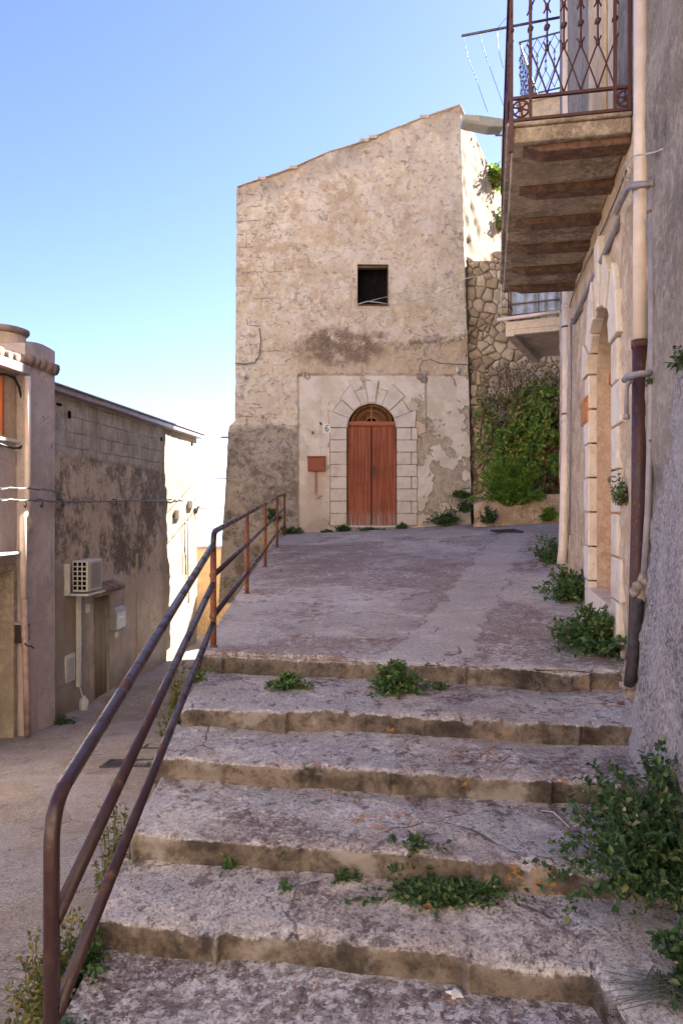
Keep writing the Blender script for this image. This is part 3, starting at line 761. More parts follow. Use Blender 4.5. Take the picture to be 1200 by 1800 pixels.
htube([(745,652),(746,672),(747,760)], .018, M['wire'], 'conduit', 'thin pale vertical conduit right of the arched door', 'conduit', .045)
htube([(738,655),(736,645),(742,635),(756,633),(775,640),(800,641),(822,642)], .009, M['wire_d'], 'facade_cable', 'thin cable running from the round junction box to the house corner', 'cable', .06)
htube([(457,578),(459,600),(457,625),(448,639),(430,641),(414,640)], .013, M['wire_d'], 'facade_cable', 'dark cable bending down on the upper left of the house', 'cable', .07)
htube([(537,655),(536,664),(541,668),(544,663),(543,656)], .01, M['darkbox'], 'wall_hook', 'small curled iron hook in the plaster left of the arch', 'hook', .06)
for (x, y, lb) in ((431,660,'white insulator at the left corner of the old house'), (803,652,'white insulator at the right corner of the old house')):
    t = thing('insulator', H(x, y+8), lb, 'insulator', 'insulators on the old house')
    mb = MB(); mb.tube([H(x, y-6, .1), H(x, y-3, .1), H(x, y+1, .1), H(x, y+4, .1)], [.02,.035,.05,.035], 10); obj('bell', mb, M['white_p'], t, smooth=True)
    mb = MB(); mb.tube([H(x, y, 0), H(x+1, y+6, .05), H(x+4, y+7, .08)], .008, 6); obj('bracket', mb, M['darkbox'], t, smooth=True)
t = thing('junction_box', H(738, 668), 'grey round junction box above the pale conduit right of the arch', 'junction box')
mb = MB(); mb.tube([H(737, 662, .0), H(737, 662, .09)], .075, 14); obj('box', mb, M['mortar_lump'], t, bevel=.01)
mb = MB(); sphere(mb, H(745, 668, .03), .09, (1,.5,.9), jit=.4); obj('mortar_patch', mb, M['mortar_lump'], t, smooth=True)
for (x, y, lb) in ((563,744,'rusty iron stub in the plaster above the number plate'), (549,760,'dark iron stub in the plaster left of the number plate')):
    mb = MB(); mb.tube([H(x, y, -.02), H(x, y, .07), H(x+2, y+3, .09)], .022, 7); tag(obj('iron_stub', mb, M['beam'], smooth=True), lb, 'iron stub', 'iron stubs near the arched door')
mb = MB(); mb.box(H(385, 768, -.25), V3((.27,0,0)), V3((0,.05,0)), V3((0,0,.035))); tag(obj('iron_bracket', mb, M['darkbox']), 'dark iron bracket sticking out of the left corner of the house', 'bracket')
mb = MB(); mb.tube([H(688,538,.08), at(760,520,16.5), at(820,489,15.5), at(880,479,13.5)], .008, 5); mb2 = mb
tag(obj('slack_wire', mb, M['wire'], smooth=True), 'pale slack wire from the black window to the right', 'wire')
mb = MB(); mb.tube([H(628,537,.1), H(645,533,.16), H(665,535,.16), H(684,537,.1)], .012, 5); mb.tube([H(630,537,.12), H(660,530,.18), H(688,524,.2), at(780,500,16)], .006, 5)
tag(obj('window_cable', mb, M['wire'], smooth=True), 'pale cable lying across the sill of the black window', 'cable')
for y, lb in ((842,'upper thin wire left of the house'), (893.5,'lower thin wire left of the house')):
    mb = MB(); mb.tube([at(351, y, 19.5), at(397, y-.5, 17.4)], .012, 5); tag(obj('service_wire', mb, M['wire_d'], smooth=True), lb, 'wire', 'wires spanning the gap to the lane building')

# ------------------------------------------------------------------ RUBBLE WALL behind, low planter wall, upper terrace
RY = 17.32
rw = thing('rubble_wall', (4.5, RY, -.4), 'high rubble stone retaining wall between the old house and the balcony building', 'wall')
mb = MB(); mb.box((2.6, RY+.035, -1.2), (4.6,0,0), (0,.5,0), (0,0,7.0)); obj('core', mb, M['mortar'], rw)
mb = MB(); random.seed(3)
pts2 = []; z = -.45; row = 0
while z < 6.2:
    x = 2.85+random.uniform(0, .3)
    while x < 6.6:
        sc_ = random.choice((.12, .2, .28, .4)); pts2.append((x+random.uniform(-.05,.05), z+random.uniform(-.09,.09))); x += sc_*random.uniform(.8, 1.3)
    z += random.choice((.1, .16, .2, .26)); row += 1
for (px_, pz_) in pts2:
    poly = [(px_-.4, pz_-.3), (px_+.4, pz_-.3), (px_+.4, pz_+.3), (px_-.4, pz_+.3)]
    for (qx, qz) in pts2:
        if (qx, qz) == (px_, pz_) or abs(qx-px_) > .9 or abs(qz-pz_) > .7: continue
        mx_, mz_ = (px_+qx)/2, (pz_+qz)/2; nx_, nz_ = qx-px_, qz-pz_; out = []
        for i in range(len(poly)):
            a, b = poly[i], poly[(i+1) % len(poly)]
            da_ = (a[0]-mx_)*nx_+(a[1]-mz_)*nz_; db_ = (b[0]-mx_)*nx_+(b[1]-mz_)*nz_
            if da_ <= 0: out.append(a)
            if da_*db_ < 0: t_ = da_/(da_-db_); out.append((a[0]+(b[0]-a[0])*t_, a[1]+(b[1]-a[1])*t_))
        poly = out
        if len(poly) < 3: break
    if len(poly) < 3: continue
    cx_ = sum(p[0] for p in poly)/len(poly); cz_ = sum(p[1] for p in poly)/len(poly)
    if cz_ > 5.98+.1*math.sin(cx_*5) or random.random() < .03: continue
    fine = []
    for i in range(len(poly)):
        a, b = poly[i], poly[(i+1) % len(poly)]; n_ = max(1, int(math.hypot(b[0]-a[0], b[1]-a[1])/.06))
        fine += [(a[0]+(b[0]-a[0])*k/n_, a[1]+(b[1]-a[1])*k/n_) for k in range(n_)]
    dep = random.uniform(-.03, .04); tx, tz = random.uniform(-.12,.12), random.uniform(-.12,.12); o_ = len(mb.v); n_ = len(fine)
    rad_ = sum(math.hypot(a-cx_, b-cz_) for a, b in fine)/n_
    for (ins, yy_) in ((.006, .12), (.008, .03), (.014, .0), (.035, -.012), (.6*rad_, -.022)):
        for (a, b) in fine:
            r_ = math.hypot(a-cx_, b-cz_)+1e-6; f_ = max(.1, 1-ins*(.5+.5*rad_/r_)/r_)
            # round the corners
            f_ *= 1-.28*clamp((r_/rad_-1.12))
            X_2, Z_2 = cx_+(a-cx_)*f_, cz_+(b-cz_)*f_
            mb.v.append(V3((X_2+.012*NZ.noise(V3((X_2*14, Z_2*14, 1))), RY+yy_+dep+(X_2-cx_)*tx+(Z_2-cz_)*tz+.016*NZ.noise(V3((X_2*9, Z_2*9, 5)))*(yy_ < .1), Z_2+.012*NZ.noise(V3((X_2*14, Z_2*14, 3))))))
    for k in range(4):
        for i in range(n_):
            mb.f.append((o_+k*n_+i, o_+k*n_+(i+1) % n_, o_+(k+1)*n_+(i+1) % n_, o_+(k+1)*n_+i)); mb.m.append(0)
    mb.v.append(V3((cx_, RY-.024+dep, cz_)))
    for i in range(n_): mb.f.append((o_+4*n_+i, o_+4*n_+(i+1) % n_, len(mb.v)-1)); mb.m.append(0)
obj('stonework', mb, M['rubble'], rw, smooth=True)
mb = MB(); mb.box((3.6, RY+.5, -1.5), (4.2,0,0), (0,1.9,0), (0,0,7.1))
tag(obj('upper_ground', mb, M['earth']), kind='structure')
pw = MB()
def lowtop(x): return -.33+interp([(2.9,.42),(3.15,.5),(3.45,.62),(3.8,.5),(4.05,.62),(5.2,.64),(6.3,.64)], x)
pw.grid(lambda u, v: V3((u, 16.25+.04*fn((u, v, 0), 3, 4)+(.12 if u < 3.5 else 0)*NZ.noise(V3((u*3, v*4, 0))), -.7+(lowtop(u)+.7)*v)), [2.9+i*.05 for i in range(66)], [i/20 for i in range(21)])
pw.grid(lambda u, v: V3((u, 16.25+.04*fn((u, 1, 0), 3, 4)+(.12 if u < 3.5 else 0)*NZ.noise(V3((u*3, 4, 0)))+v, lowtop(u)+.03*fn((u, v, 0), 3, 4)*sm(v, 0, .1))), [2.9+i*.05 for i in range(66)], [i/10*1.2 for i in range(11)])
pw.f = [f for f in pw.f]
tag(obj('planter_wall', pw, M['right'], smooth=True), 'low crumbling rendered planter wall under the ivy', 'wall')

# ------------------------------------------------------------------ RIGHT BUILDING with balcony
rb = thing('right_building', R(7, 0, -.8), 'cream rendered house along the right with arched stone doorway and balcony door', 'house')
DF, DN = 6.76, 5.50                      # doorway far / near jamb depths
ZB, ZS = -.73, 1.22                      # sill, spring
def arch_z(d):
    t = (d-(DF+DN)/2)/((DF-DN)/2)
    return ZS+.43*math.sqrt(max(0, 1-t*t))
def in_arch(d, z): return DN-.03 < d < DF+.03 and ZB-.5 < z < (arch_z(d)+.03 if DN < d < DF else ZS)
mb = MB()
def rwall(d, z):
    q = .03*fn((0, d, z), 1.5, 4)+.012*fn((1, d, z), 7, 4)
    if z > 2.2: q *= .3
    return R(d, q, z)
mb.grid(rwall, [4.28+i*.04 for i in range(141)]+[9.9], [-1.35+i*.04 for i in range(99)], skip=in_arch)
mb.grid(rwall, [4.28+i*.2 for i in range(29)], [2.57+i*.5 for i in range(11)]+[7.85], m=1)
mb.f = [f for f in mb.f]
mb.box(R(4.28, -.12, -1.4), RT*(5.62*1.0198), RN*-.02, UP*.1)
mb.box(R(9.9, 0, -1.4), RT*-.02, RN*-.6, UP*9.2)
obj('wall', mb, [M['right'], M['rough_grey']], rb, smooth=True)
mb = MB(); mb.box(R(4.3, -.5, -1.5), RT*5.6, RN*-4, UP*9.3); obj('building_core', mb, M['bld2'], rb)
mb = MB()
dm, hw = (DF+DN)/2, (DF-DN)/2
def rpoly(pts, n0, n1, mbx): mbx.prism([R(d, n1, z) for d, z in pts], RN*(n0-n1))
# quoins: far and near jambs
nq = 7; zz = [ZB-.25+(ZS-ZB+.25)*i/nq for i in range(nq+1)]
for i in range(nq):
    a, b = zz[i]+.006, zz[i+1]-.006
    w = .34 if i % 2 else .24
    rpoly([(DF, a), (DF+w, a), (DF+w, b), (DF, b)], -.05, .035, mb)
    w = .38 if i % 2 else .26
    rpoly([(DN, a), (DN-w, a), (DN-w, b), (DN, b)], -.05, .035, mb)
AN = [180, 156, 132, 110, 97, 83, 70, 48, 24, 0]
OR = [(.36,.36),(.3,.34),(.28,.34),(.36,.28),(.5,.5),(.28,.36),(.34,.28),(.34,.3),(.36,.36)]
for i in range(9):
    a0, a1 = math.radians(AN[i]-.6), math.radians(AN[i+1]+.6)
    def q_(a, e): return (dm+math.cos(a)*(hw+e), ZS+math.sin(a)*(.43+e*1.15))
    pts = [q_(a0+(a1-a0)*k/3, 0) for k in range(4)]+[q_(a1, OR[i][1]), q_(a0, OR[i][0])]
    rpoly(pts, -.05, .035+.02*(i % 2 == 0), mb)
obj('door_surround', mb, M['limestone_w'], rb, bevel=.012)
# reveal: jambs + soffit, behind the stones
mb = MB()
prof = [(DF, ZB-.1), (DF, ZS)]+[(dm+math.cos(PI*k/16)*hw, ZS+math.sin(PI*k/16)*.43) for k in range(1, 16)]+[(DN, ZS), (DN, ZB-.1)]
for (a, b) in zip(prof, prof[1:]):
    mb.add([R(a[0], -.04, a[1]), R(b[0], -.04, b[1]), R(b[0], -.42, b[1]), R(a[0], -.42, a[1])], [(0,1,2,3)])
obj('reveal', mb, M['reveal'], rb)
mb = MB(); rpoly([(DF-.001, ZB), (DF-.001, ZS-.1), (DN, ZS-.1), (DN, ZB)], -.22, -.18, mb)
for k in range(1, 6): d = DN+(DF-DN)*k/6; rpoly([(d-.008, ZB), (d+.008, ZB), (d+.008, ZS-.1), (d-.008, ZS-.1)], -.18, -.176, mb)
dd = obj('door', mb, M['door2'], rb)
mb = MB(); rpoly([(DF-.001, ZS-.1), (DF-.001, ZS), (DN, ZS), (DN, ZS-.1)], -.23, -.14, mb); obj('transom', mb, M['door2'], rb, bevel=.01)
mb = MB(); rpoly([(DF-.1, .25), (DF-.14, .25), (DF-.14, .4), (DF-.1, .4)], -.18, -.15, mb); obj('handle', mb, M['darkbox'], dd)
mb = MB(); rpoly([(DF-.02, ZS)]+[(dm+math.cos(PI*k/12)*hw, ZS+math.sin(PI*k/12)*.43) for k in range(1, 12)]+[(DN+.02, ZS)], -.26, -.22, mb); obj('fanlight', mb, M['void'], rb)
mb = MB(); rpoly([(DF, ZB-.25), (DN, ZB-.25), (DN, ZB), (DF, ZB)], -.45, .05, mb); obj('threshold', mb, M['limestone_w'], rb, bevel=.015)
# balcony door on the wall above
mb = MB(); rpoly([(6.75, 2.6), (5.45, 2.6), (5.45, 5.0), (6.75, 5.0)], -.02, .035, mb); bd = obj('balcony_door', mb, M['slab2'], rb, bevel=.01)
mb = MB(); rpoly([(6.55, 2.62), (5.65, 2.62), (5.65, 4.8), (6.55, 4.8)], .036, .06, mb); obj('shutter', mb, M['leftcream'], bd, bevel=.01)
# grey building at the very right
gb = thing('grey_building', R(3, 0, -1.6), 'dark grey lichened wall at the right edge with a pale roughcast foot', 'building')
mb = MB()
mb.grid(lambda d, z: R(d, .035+.02*fn((0, d, z), 2, 4)+.01*fn((0, d, z), 9, 3), z), [.8+i*.2 for i in range(7)]+[2.2+i*.05 for i in range(41)]+[4.24], [-2.6+i*.08 for i in range(110)]+[6.6,7.6])
mb.box(R(4.24, .03, -1.7), RT*-.02, RN*-.3, UP*9.3)
obj('wall', mb, M['grey_wall'], gb, smooth=True)
mb = MB(); mb.box(R(.8, -.1, -2.2), RT*3.5, RN*-4, UP*9.8); obj('building_core', mb, M['grey_wall'], gb)
mb = MB()
def butt(d, z):
    zl = .56-1.25*(d-3.58)+.08*fn((d, 0, z), 2, 3)
    q = clamp((zl-z)*.085, -.03, .12)
    if q > 0: q += .012*fn((0, d, z), 16, 4)+.02*fn((0, d, z), 4, 3)
    q = min(q, (4.85-d)*.35-.02)
    return R(d, .03+q, z)
mb.grid(butt, [.5+i*.1 for i in range(15)]+[2.0+i*.025 for i in range(121)], [-2.2+i*.03 for i in range(122)])
obj('roughcast_foot', mb, M['cast'], gb, smooth=True)

mb = MB(); mb.box(R(4.2, .18, 7.8), RT*5.9, RN*-5, UP*.12); obj('roof', mb, M['tile'], rb, bevel=.02)
mb = MB(); mb.box(R(.7, .15, 7.55), RT*3.5, RN*-5, UP*.12); obj('roof', mb, M['tile'], gb, bevel=.02)
# balcony 1
OC = .135
def BO(d, z): return V3((OC+RS*d, d, z))           # outer edge line
BD0, BD1 = 5.0, 8.5
wN = (RC-OC)/1.0198                                 # projection
def B1(u, n, z):                                    # u along the wall from near end (m), n out of the wall
    return R(4.87, 0, 0)+RT*u+RN*n+UP*z
LEN = (BD1-BD0)*1.0198+.0
ba = thing('balcony', B1(0, 0, 2.47), 'large nearest balcony with rusted iron beams beneath and dark red wrought railing', 'balcony')
mb = MB()
def slabtop(u, n): return B1(u, n, 2.60)
mb.box(B1(0, 0, 2.475), RT*LEN, RN*(wN-.02), UP*.105)
mb.box(B1(-.02, 0, 2.581), RT*(LEN+.04), RN*(wN+.02), UP*.03)
obj('slab', mb, M['slab'], ba, bevel=.012)
mb0 = MB()
for k in range(6):
    mb = MB(); u = .05+k*(LEN-.32)/5
    pts = [B1(u, 0, 2.476), B1(u, wN-.09, 2.476), B1(u, wN-.22, 2.425), B1(u, 0, 2.425)]
    mb.prism(pts, RT*.17)
    # lower flange lip
    obj('beam', mb, M['beam'], ba, bevel=.006)
# railing of balcony 1
rl = MB(); r0 = .008; zt0, zt1 = 2.612, 3.62
def lattice(mb, P, L_, z0, z1, ncol, r, first=0.0):
    """P(s, z) -> point. Ogee lattice with collars and stars"""
    cw = L_/ncol; za = z0+.10; hh = z1-za
    zc1, zc2 = za+hh*.36, za+hh*.70
    for i in range(ncol+1):
        s = first+i*cw
        mb.tube([P(s, zc1), P(s, zc2)], r*.8, 5)
        for zc in (zc1, zc2): mb.tube([P(s, zc-.014), P(s, zc+.014)], r*1.6, 6)
        zm = (zc1+zc2)/2
        if i % 1 == 0: sphere(mb, P(s, zm), r*2.6, (1,1,1), 7, 4, .5)
        for sg in (-1, 1):
            for (zc, ze, q) in ((zc1, za, 1), (zc2, z1, 1)):
                up = 1 if ze > zc else -1
                e = s+sg*cw
                if e < first-1e-6 or e > first+L_+1e-6:
                    pts = [P(s, zc), P(s+sg*cw*.5*0, zc)]
                    continue
                tip = P(s-sg*.022, zc-up*.045)
                mid = P(s+sg*cw*.5, zc+(ze-zc)*.47)
                mb.tube([tip, P(s, zc), P(s+sg*cw*.27, zc+(ze-zc)*.24), mid, P(s+sg*cw*.8, zc+(ze-zc)*.78), P(e, ze)], r*.72, 5)
def ring(mb, c, ax, r, rr):
    mb.tube([c+(ax*math.cos(a)+UP*math.sin(a))*r for a in [2*PI*k/14 for k in range(15)]], rr, 5)
    mb.tube([c+(ax*math.cos(a)+UP*math.sin(a))*r*.28 for a in [2*PI*k/10 for k in range(11)]], rr*.9, 5)
    for k in range(6):
        a = PI/3*k+.3; mb.tube([c, c+(ax*math.cos(a)+UP*math.sin(a))*r], rr*.8, 5)
def P_end(s, z): return B1(-.012, wN-.012-s, z)
endL = wN-.02
for z in (zt0+.012, zt0+.16, zt1): rl.box(P_end(0, z-.012)-RT*.012, RN*-(endL), RT*.024, UP*.02)
for s in (0, .125, .665, endL-.01): rl.cbox(P_end(s, (zt0+zt1)/2), .022, .022, zt1-zt0, RT, RN)
obj('end_frame', rl, M['balc_iron'], ba, bevel=.002)
mb = MB(); lattice(mb, lambda s, z: P_end(.125+s, z), .54, zt0+.07, zt1, 5, .0085)
for s in (.062, .735): ring(mb, P_end(s, zt0+.085), RN, .055, .008)
obj('end_lattice', mb, M['balc_iron'], ba, smooth=True)
mb = MB()
def P_fr(s, z): return B1(s-.012, wN-.012, z)
for z in (zt0+.012, zt0+.16, zt1): mb.box(P_fr(0, z-.012), RT*LEN, RN*.022, UP*.02)
for i in range(6): mb.cbox(P_fr(i*LEN/5, (zt0+zt1)/2), .024, .024, zt1-zt0, RT, RN)
mb.cbox(P_fr(.0, 2.55), .03, .03, .28, RT, RN)
obj('front_frame', mb, M['balc_iron'], ba, bevel=.002)
mb = MB()
for i in range(5): lattice(mb, lambda s, z: P_fr(i*LEN/5+s, z), LEN/5, zt0+.07, zt1, 6, .008)
for i in range(5):
    for j in range(6): ring(mb, P_fr(i*LEN/5+.06+j*.115, zt0+.085), RT, .05, .007)
obj('front_lattice', mb, M['balc_iron'], ba, smooth=True)

# ------------------------------------------------------------------ second right building with two balconies
b2 = thing('far_right_building', W(13, 0, -.4), 'tall grey beige house standing back behind the white downpipe', 'house')
mb = MB(); a = W(9.92, 0, -1.5); mb.box(a, WT*8.9, WN*-5, UP*9.9); obj('wall', mb, M['bld2'], b2)
mb = MB(); mb.box(W(10.6, 0, 2.95), WT*1.0, WN*.03, UP*2.1); obj('door', mb, M['brown_door'], b2)
mb = MB(); mb.box(W(10.6, 0, 6.5), WT*1.0, WN*.03, UP*2.1); obj('door', mb, M['brown_door'], b2)
def W2(u, n, z): return W(11.08, 0, 0)+WT*u+WN*n+UP*z
t = thing('balcony', W2(1, 0, 2.7), 'small beige concrete balcony with sheeted railing beyond the white downpipe', 'balcony')
mb = MB(); mb.box(W2(0, 0, 2.76), WT*2.3, WN*1.0, UP*.13); mb.box(W2(0, .86, 2.66), WT*2.3, WN*.14, UP*.1); mb.box(W2(0, 0, 2.68), WT*.12, WN*.86, UP*.08)
obj('slab', mb, M['slab2'], t, bevel=.01)
mb = MB()
for z in (2.98, 3.15, 3.85): mb.box(W2(0.02, .02, z), WN*.95, WT*.02, UP*.02); mb.box(W2(0.02, .95, z), WT*2.25, WN*.02, UP*.02)
for i in (0, 4, 8): mb.cbox(W2(.03, .04+i*.115, 3.37), .014, .014, .96, WT, WN)
for i in range(20): mb.cbox(W2(.03+i*.117, .96, 3.37), .014, .014, .96, WT, WN)
obj('railing', mb, M['balc_iron'], t)
mb = MB(); mb.grid(lambda u, v: W2(.06+.02*math.sin(u*40), u, v), [.08+i*.02 for i in range(42)], [2.93, 3.8]); obj('sheet', mb, M['tarp'], t, smooth=True)
mb = MB(); mb.tube([W2(-.03, -.02, 2.96), W2(-.03, 1.12, 2.93)], .028, 8); obj('drain_pipe', mb, M['pipe_w'], t, smooth=True)
mb = MB(); mb.tube([at(880, 590, 11.6), at(881, 470, 11.6), at(882, 225, 11.6)], .012, 6); tag(obj('thin_pole', mb, M['wire'], smooth=True), 'thin white pole rising past the corner of the small balcony', 'pole')
t = thing('balcony', W2(1, 0, 5.7), 'upper beige balcony with thin diamond railing seen through the nearest railing', 'balcony')
mb = MB(); mb.box(W2(0.1, 0, 5.65), WT*2.3, WN*.82, UP*.62); mb.box(W2(0.07, 0, 6.27), WT*2.36, WN*.86, UP*.06); obj('slab', mb, M['slab2'], t, bevel=.01)
mb = MB()
for z in (6.4, 7.25): mb.box(W2(.12, 0, z), WN*.8, WT*.02, UP*.02); mb.box(W2(.12, .8, z), WT*2.2, WN*.02, UP*.02)
lattice(mb, lambda s, z: W2(.13, .02+s, z), .78, 6.34, 7.25, 6, .008)
for i in range(4): lattice(mb, lambda s, z: W2(.13+i*.55+s, .8, z), .55, 6.34, 7.25, 4, .008)
obj('railing', mb, M['wire_d'], t, smooth=False)
t = thing('clothes_pole', at(985, 30, 11), 'dark horizontal clothes pole with thin hanging wires above the street lamp', 'pole')
mb = MB(); mb.tube([at(811, 63, 11), at(990, 29, 11.1)], .02, 7); obj('pole', mb, M['wire_d'], t, smooth=True)
for (x, pts) in ((814, [(814,64),(822,100),(840,150),(856,196)]), (843, [(842,58),(852,95),(868,140),(884,185)]), (873, [(873,54),(876,90),(884,120)]), (890, [(872,52),(885,36),(900,20)])):
    mb = MB(); mb.tube([at(a, b, 11) for a, b in pts], .004, 5); obj('wire', mb, M['wire_d'], t, smooth=True)
# street lamp
t = thing('street_lamp', at(995, 214, 9.2), 'grey flat street lamp head reaching left from behind the balcony', 'street lamp')
mb = MB(); P0 = [at(812, 200, 9.1), at(845, 202, 9.1), at(885, 208, 9.1), at(885, 222, 9.1), at(860, 222, 9.1), at(820, 214, 9.1), at(812, 211, 9.1)]
mb.prism(P0, V3((0, .22, 0))); obj('lamp_head', mb, M['lampgrey'], t, bevel=.015)
mb = MB(); mb.prism([at(816, 202.5, 9.095), at(842, 204.5, 9.095), at(842, 214, 9.095), at(817, 210.5, 9.095)], V3((0, -.006, 0)))
mb.prism([at(818, 213.5, 9.12), at(858, 221.5, 9.12), at(858, 223.5, 9.12), at(818, 215.5, 9.12)], V3((0, .18, 0))); obj('lens', mb, M['lampglass'], t)
mb = MB(); mb.tube([at(880, 215, 9.2), at(940, 217, 9.2), at(1000, 214, 9.3)], .028, 8); obj('arm', mb, M['lampgrey'], t, smooth=True)
mb = MB(); mb.tube([at(870, 238, 9.2), at(1000, 236, 9.3)], .012, 6); obj('stay', mb, M['wire_d'], t, smooth=True)

# ------------------------------------------------------------------ pipes on the right
t = thing('downpipe', V3((1.777, 4.4, -1.15)), 'thick near downpipe, cream above and maroon cast iron below', 'downpipe')
def vp(x, d): return lambda y: at(x, y, d)
g = vp(1125, 4.4)
mb = MB(); mb.tube([at(1126, -120, 4.4), at(1126, 300, 4.4), at(1124, 604, 4.4)], .043, 16); obj('upper_pipe', mb, M['pipe_w'], t, smooth=True)
mb = MB(); mb.tube([at(1124, 600, 4.4), at(1122, 900, 4.4), at(1117, 1100, 4.42), at(1113, 1175, 4.43)], .044, 16)
mb.tube([at(1124, 598, 4.4), at(1124, 612, 4.4)], .05, 16); obj('lower_pipe', mb, M['pipe_r'], t, smooth=True)
mb = MB(); mb.tube([at(1124, 330, 4.4)+V3((0,0,0)), at(1124, 336, 4.4)], .048, 14); obj('clamp', mb, M['pipe_g'], t, smooth=True)
t = thing('downpipe', at(986, 990, 9.0), 'slim cream plastic downpipe at the corner before the small balcony', 'downpipe')
mb = MB(); mb.tube([at(996, -160, 8.95), at(996, 300, 8.95), at(995, 760, 8.95), at(989, 960, 8.9), at(986, 992, 8.85)], .056, 14); obj('pipe', mb, M['pipe_w'], t, smooth=True)
for y0, y1, r in ((716, 724, .064), (734, 742, .064), (535, 543, .068)):
    mb = MB(); mb.tube([at(995.5, y0, 8.95), at(995.5, y1, 8.95)], r, 14); obj('collar', mb, M['pipe_w'], t, smooth=True)
for y in (575, 728):
    mb = MB(); mb.tube([at(996, y-1.5, 8.95), at(996, y+1.5, 8.95)], .067, 14); mb.tube([at(1003, y, 8.95), at(1010, y, 9.0)], .015, 6)
    obj('clamp', mb, M['darkbox'], t, smooth=True)
t = thing('conduit', at(1143, 1005, 4.12), 'grey plastic conduit beside the near downpipe with two elbows across it', 'conduit')
mb = MB(); mb.tube([at(1145, 322, 4.12), at(1144, 700, 4.12), at(1138, 900, 4.12), at(1131, 1010, 4.12)], .0185, 12); obj('riser', mb, M['pipe_g'], t, smooth=True)
mb = MB(); mb.tube([at(1150, 324, 4.12), at(1130, 324, 4.1), at(1112, 325, 4.25), at(1103, 330, 4.5), at(1090, 355, 4.72), at(1084, 372, 5.05)], .019, 12)
mb.tube([at(1142, 318, 4.12), at(1142, 330, 4.12)], .025, 12)
for y in (372, 428): pass
obj('upper_elbow', mb, M['pipe_g'], t, smooth=True)
mb = MB(); mb.tube([at(1148, 656, 4.12), at(1125, 657, 4.08), at(1108, 660, 4.15), at(1100, 664, 4.35), at(1097, 668, 4.5)], .019, 12); mb.tube([at(1144, 650, 4.12), at(1144, 668, 4.12)], .025, 12)
mb.tube([at(1110, 668, 4.25), at(1102, 676, 4.3), at(1100, 690, 4.3), at(1100, 733, 4.3)], .012, 10); mb.tube([at(1100, 728, 4.3), at(1100, 737, 4.3)], .019, 10)
obj('lower_elbow', mb, M['pipe_g'], t, smooth=True)
for y in (775, 372):
    mb = MB(); mb.tube([at(1143, y-2, 4.12), at(1143, y+2, 4.12)], .022, 10); obj('clamp', mb, M['beam'], t, smooth=True)
mb = MB(); pts = [(1131,1008),(1128,1025),(1124,1045),(1122,1060)]
mb.tube([at(x, y, 4.12) for x, y in pts], [.022,.03,.036,.034], 12)
for (x, y) in ((1120,1030),(1132,1024),(1114,1040),(1127,1050)): sphere(mb, at(x, y, 4.1), .028, jit=.6, seed=x)
obj('mortar_joint', mb, M['mortar_lump'], t, smooth=True)
mb = MB(); mb.tube([at(1122, 1052, 4.12), at(1121, 1056, 4.12), at(1120, 1062, 4.12), at(1115, 1120, 4.15), at(1108, 1180, 4.18), at(1104, 1205, 4.2)], [.042,.042,.034,.033,.031,.028], 12); obj('foot_pipe', mb, M['pipe_d'], t, smooth=True)
mb = MB()
for (x, y, r) in ((1106,1165,.035),(1116,1160,.03),(1100,1190,.03),(1112,1205,.04),(1096,1150,.025),(1125,1150,.03),(1108,1150,.036),(1102,1178,.034),(1113,1188,.036),(1106,1205,.04),(1118,1175,.035),(1097,1205,.03),(1110,1220,.045)): sphere(mb, at(x, y, 4.25), r, jit=.8, seed=y)
obj('mortar_foot', mb, M['mortar_lump'], t, smooth=True)
mb = MB(); pts = [Rp(1084, 380, .03), Rp(1080, 402, .03), Rp(1062, 445, .03), Rp(1040, 492, .03), Rp(1020, 535, .03), Rp(1006, 568, .03)]
mb.tube(pts, .022, 10); tag(obj('wall_pipe', mb, M['pipe_g'], smooth=True), 'grey pipe running along the cream wall under the balcony', 'pipe')
mb = MB(); pts = [Rp(1100, 300, .03), Rp(1085, 340, .03), Rp(1060, 400, .02), Rp(1030, 462, .02), Rp(1008, 512, .02), Rp(1000, 540, .03)]
mb.tube(pts, .006, 6); tag(obj('wall_cable', mb, M['wire_d'], smooth=True), 'thin dark cable along the top of the cream wall', 'cable')
mb = MB(); pts = [at(1215, 225, 3.6), at(1180, 255, 3.75), at(1150, 268, 4.0), at(1112, 274, 4.3), at(1098, 290, 4.6), at(1096, 310, 4.8), at(1104, 318, 4.7), at(1108, 300, 4.6), at(1100, 285, 4.7), at(1092, 300, 4.9), at(1090, 325, 5.0)]
mb.tube(pts, .005, 6); tag(obj('looped_wire', mb, M['wire'], smooth=True), 'pale loose wire looping past the top of the near downpipe', 'wire')
mb = MB(); mb.tube([Rp(1003, 560, .04), Rp(1002, 700, .04), Rp(1001, 800, .03), Rp(1000, 940, .03)], .012, 6)
tag(obj('wall_cable', mb, M['pipe_g'], smooth=True), 'thin vertical cable beside the slim downpipe', 'cable')
t = thing('rusty_box', Rp(1027, 750, .05), 'small orange rusty box on the cream wall beside the arched doorway', 'box')
d0, d1 = Rd(1023, .03), Rd(1034, .03)
mb = MB(); mb.box(R(d1, 0, .79), RT*(d0-d1), RN*.045, UP*.25); obj('box', mb, M['rustbox'], t, bevel=.008)
mb = MB(); mb.box(R(d1+.02, .045, .81), RT*(d0-d1-.04), RN*.006, UP*.21); obj('door_panel', mb, M['rustbox'], t)

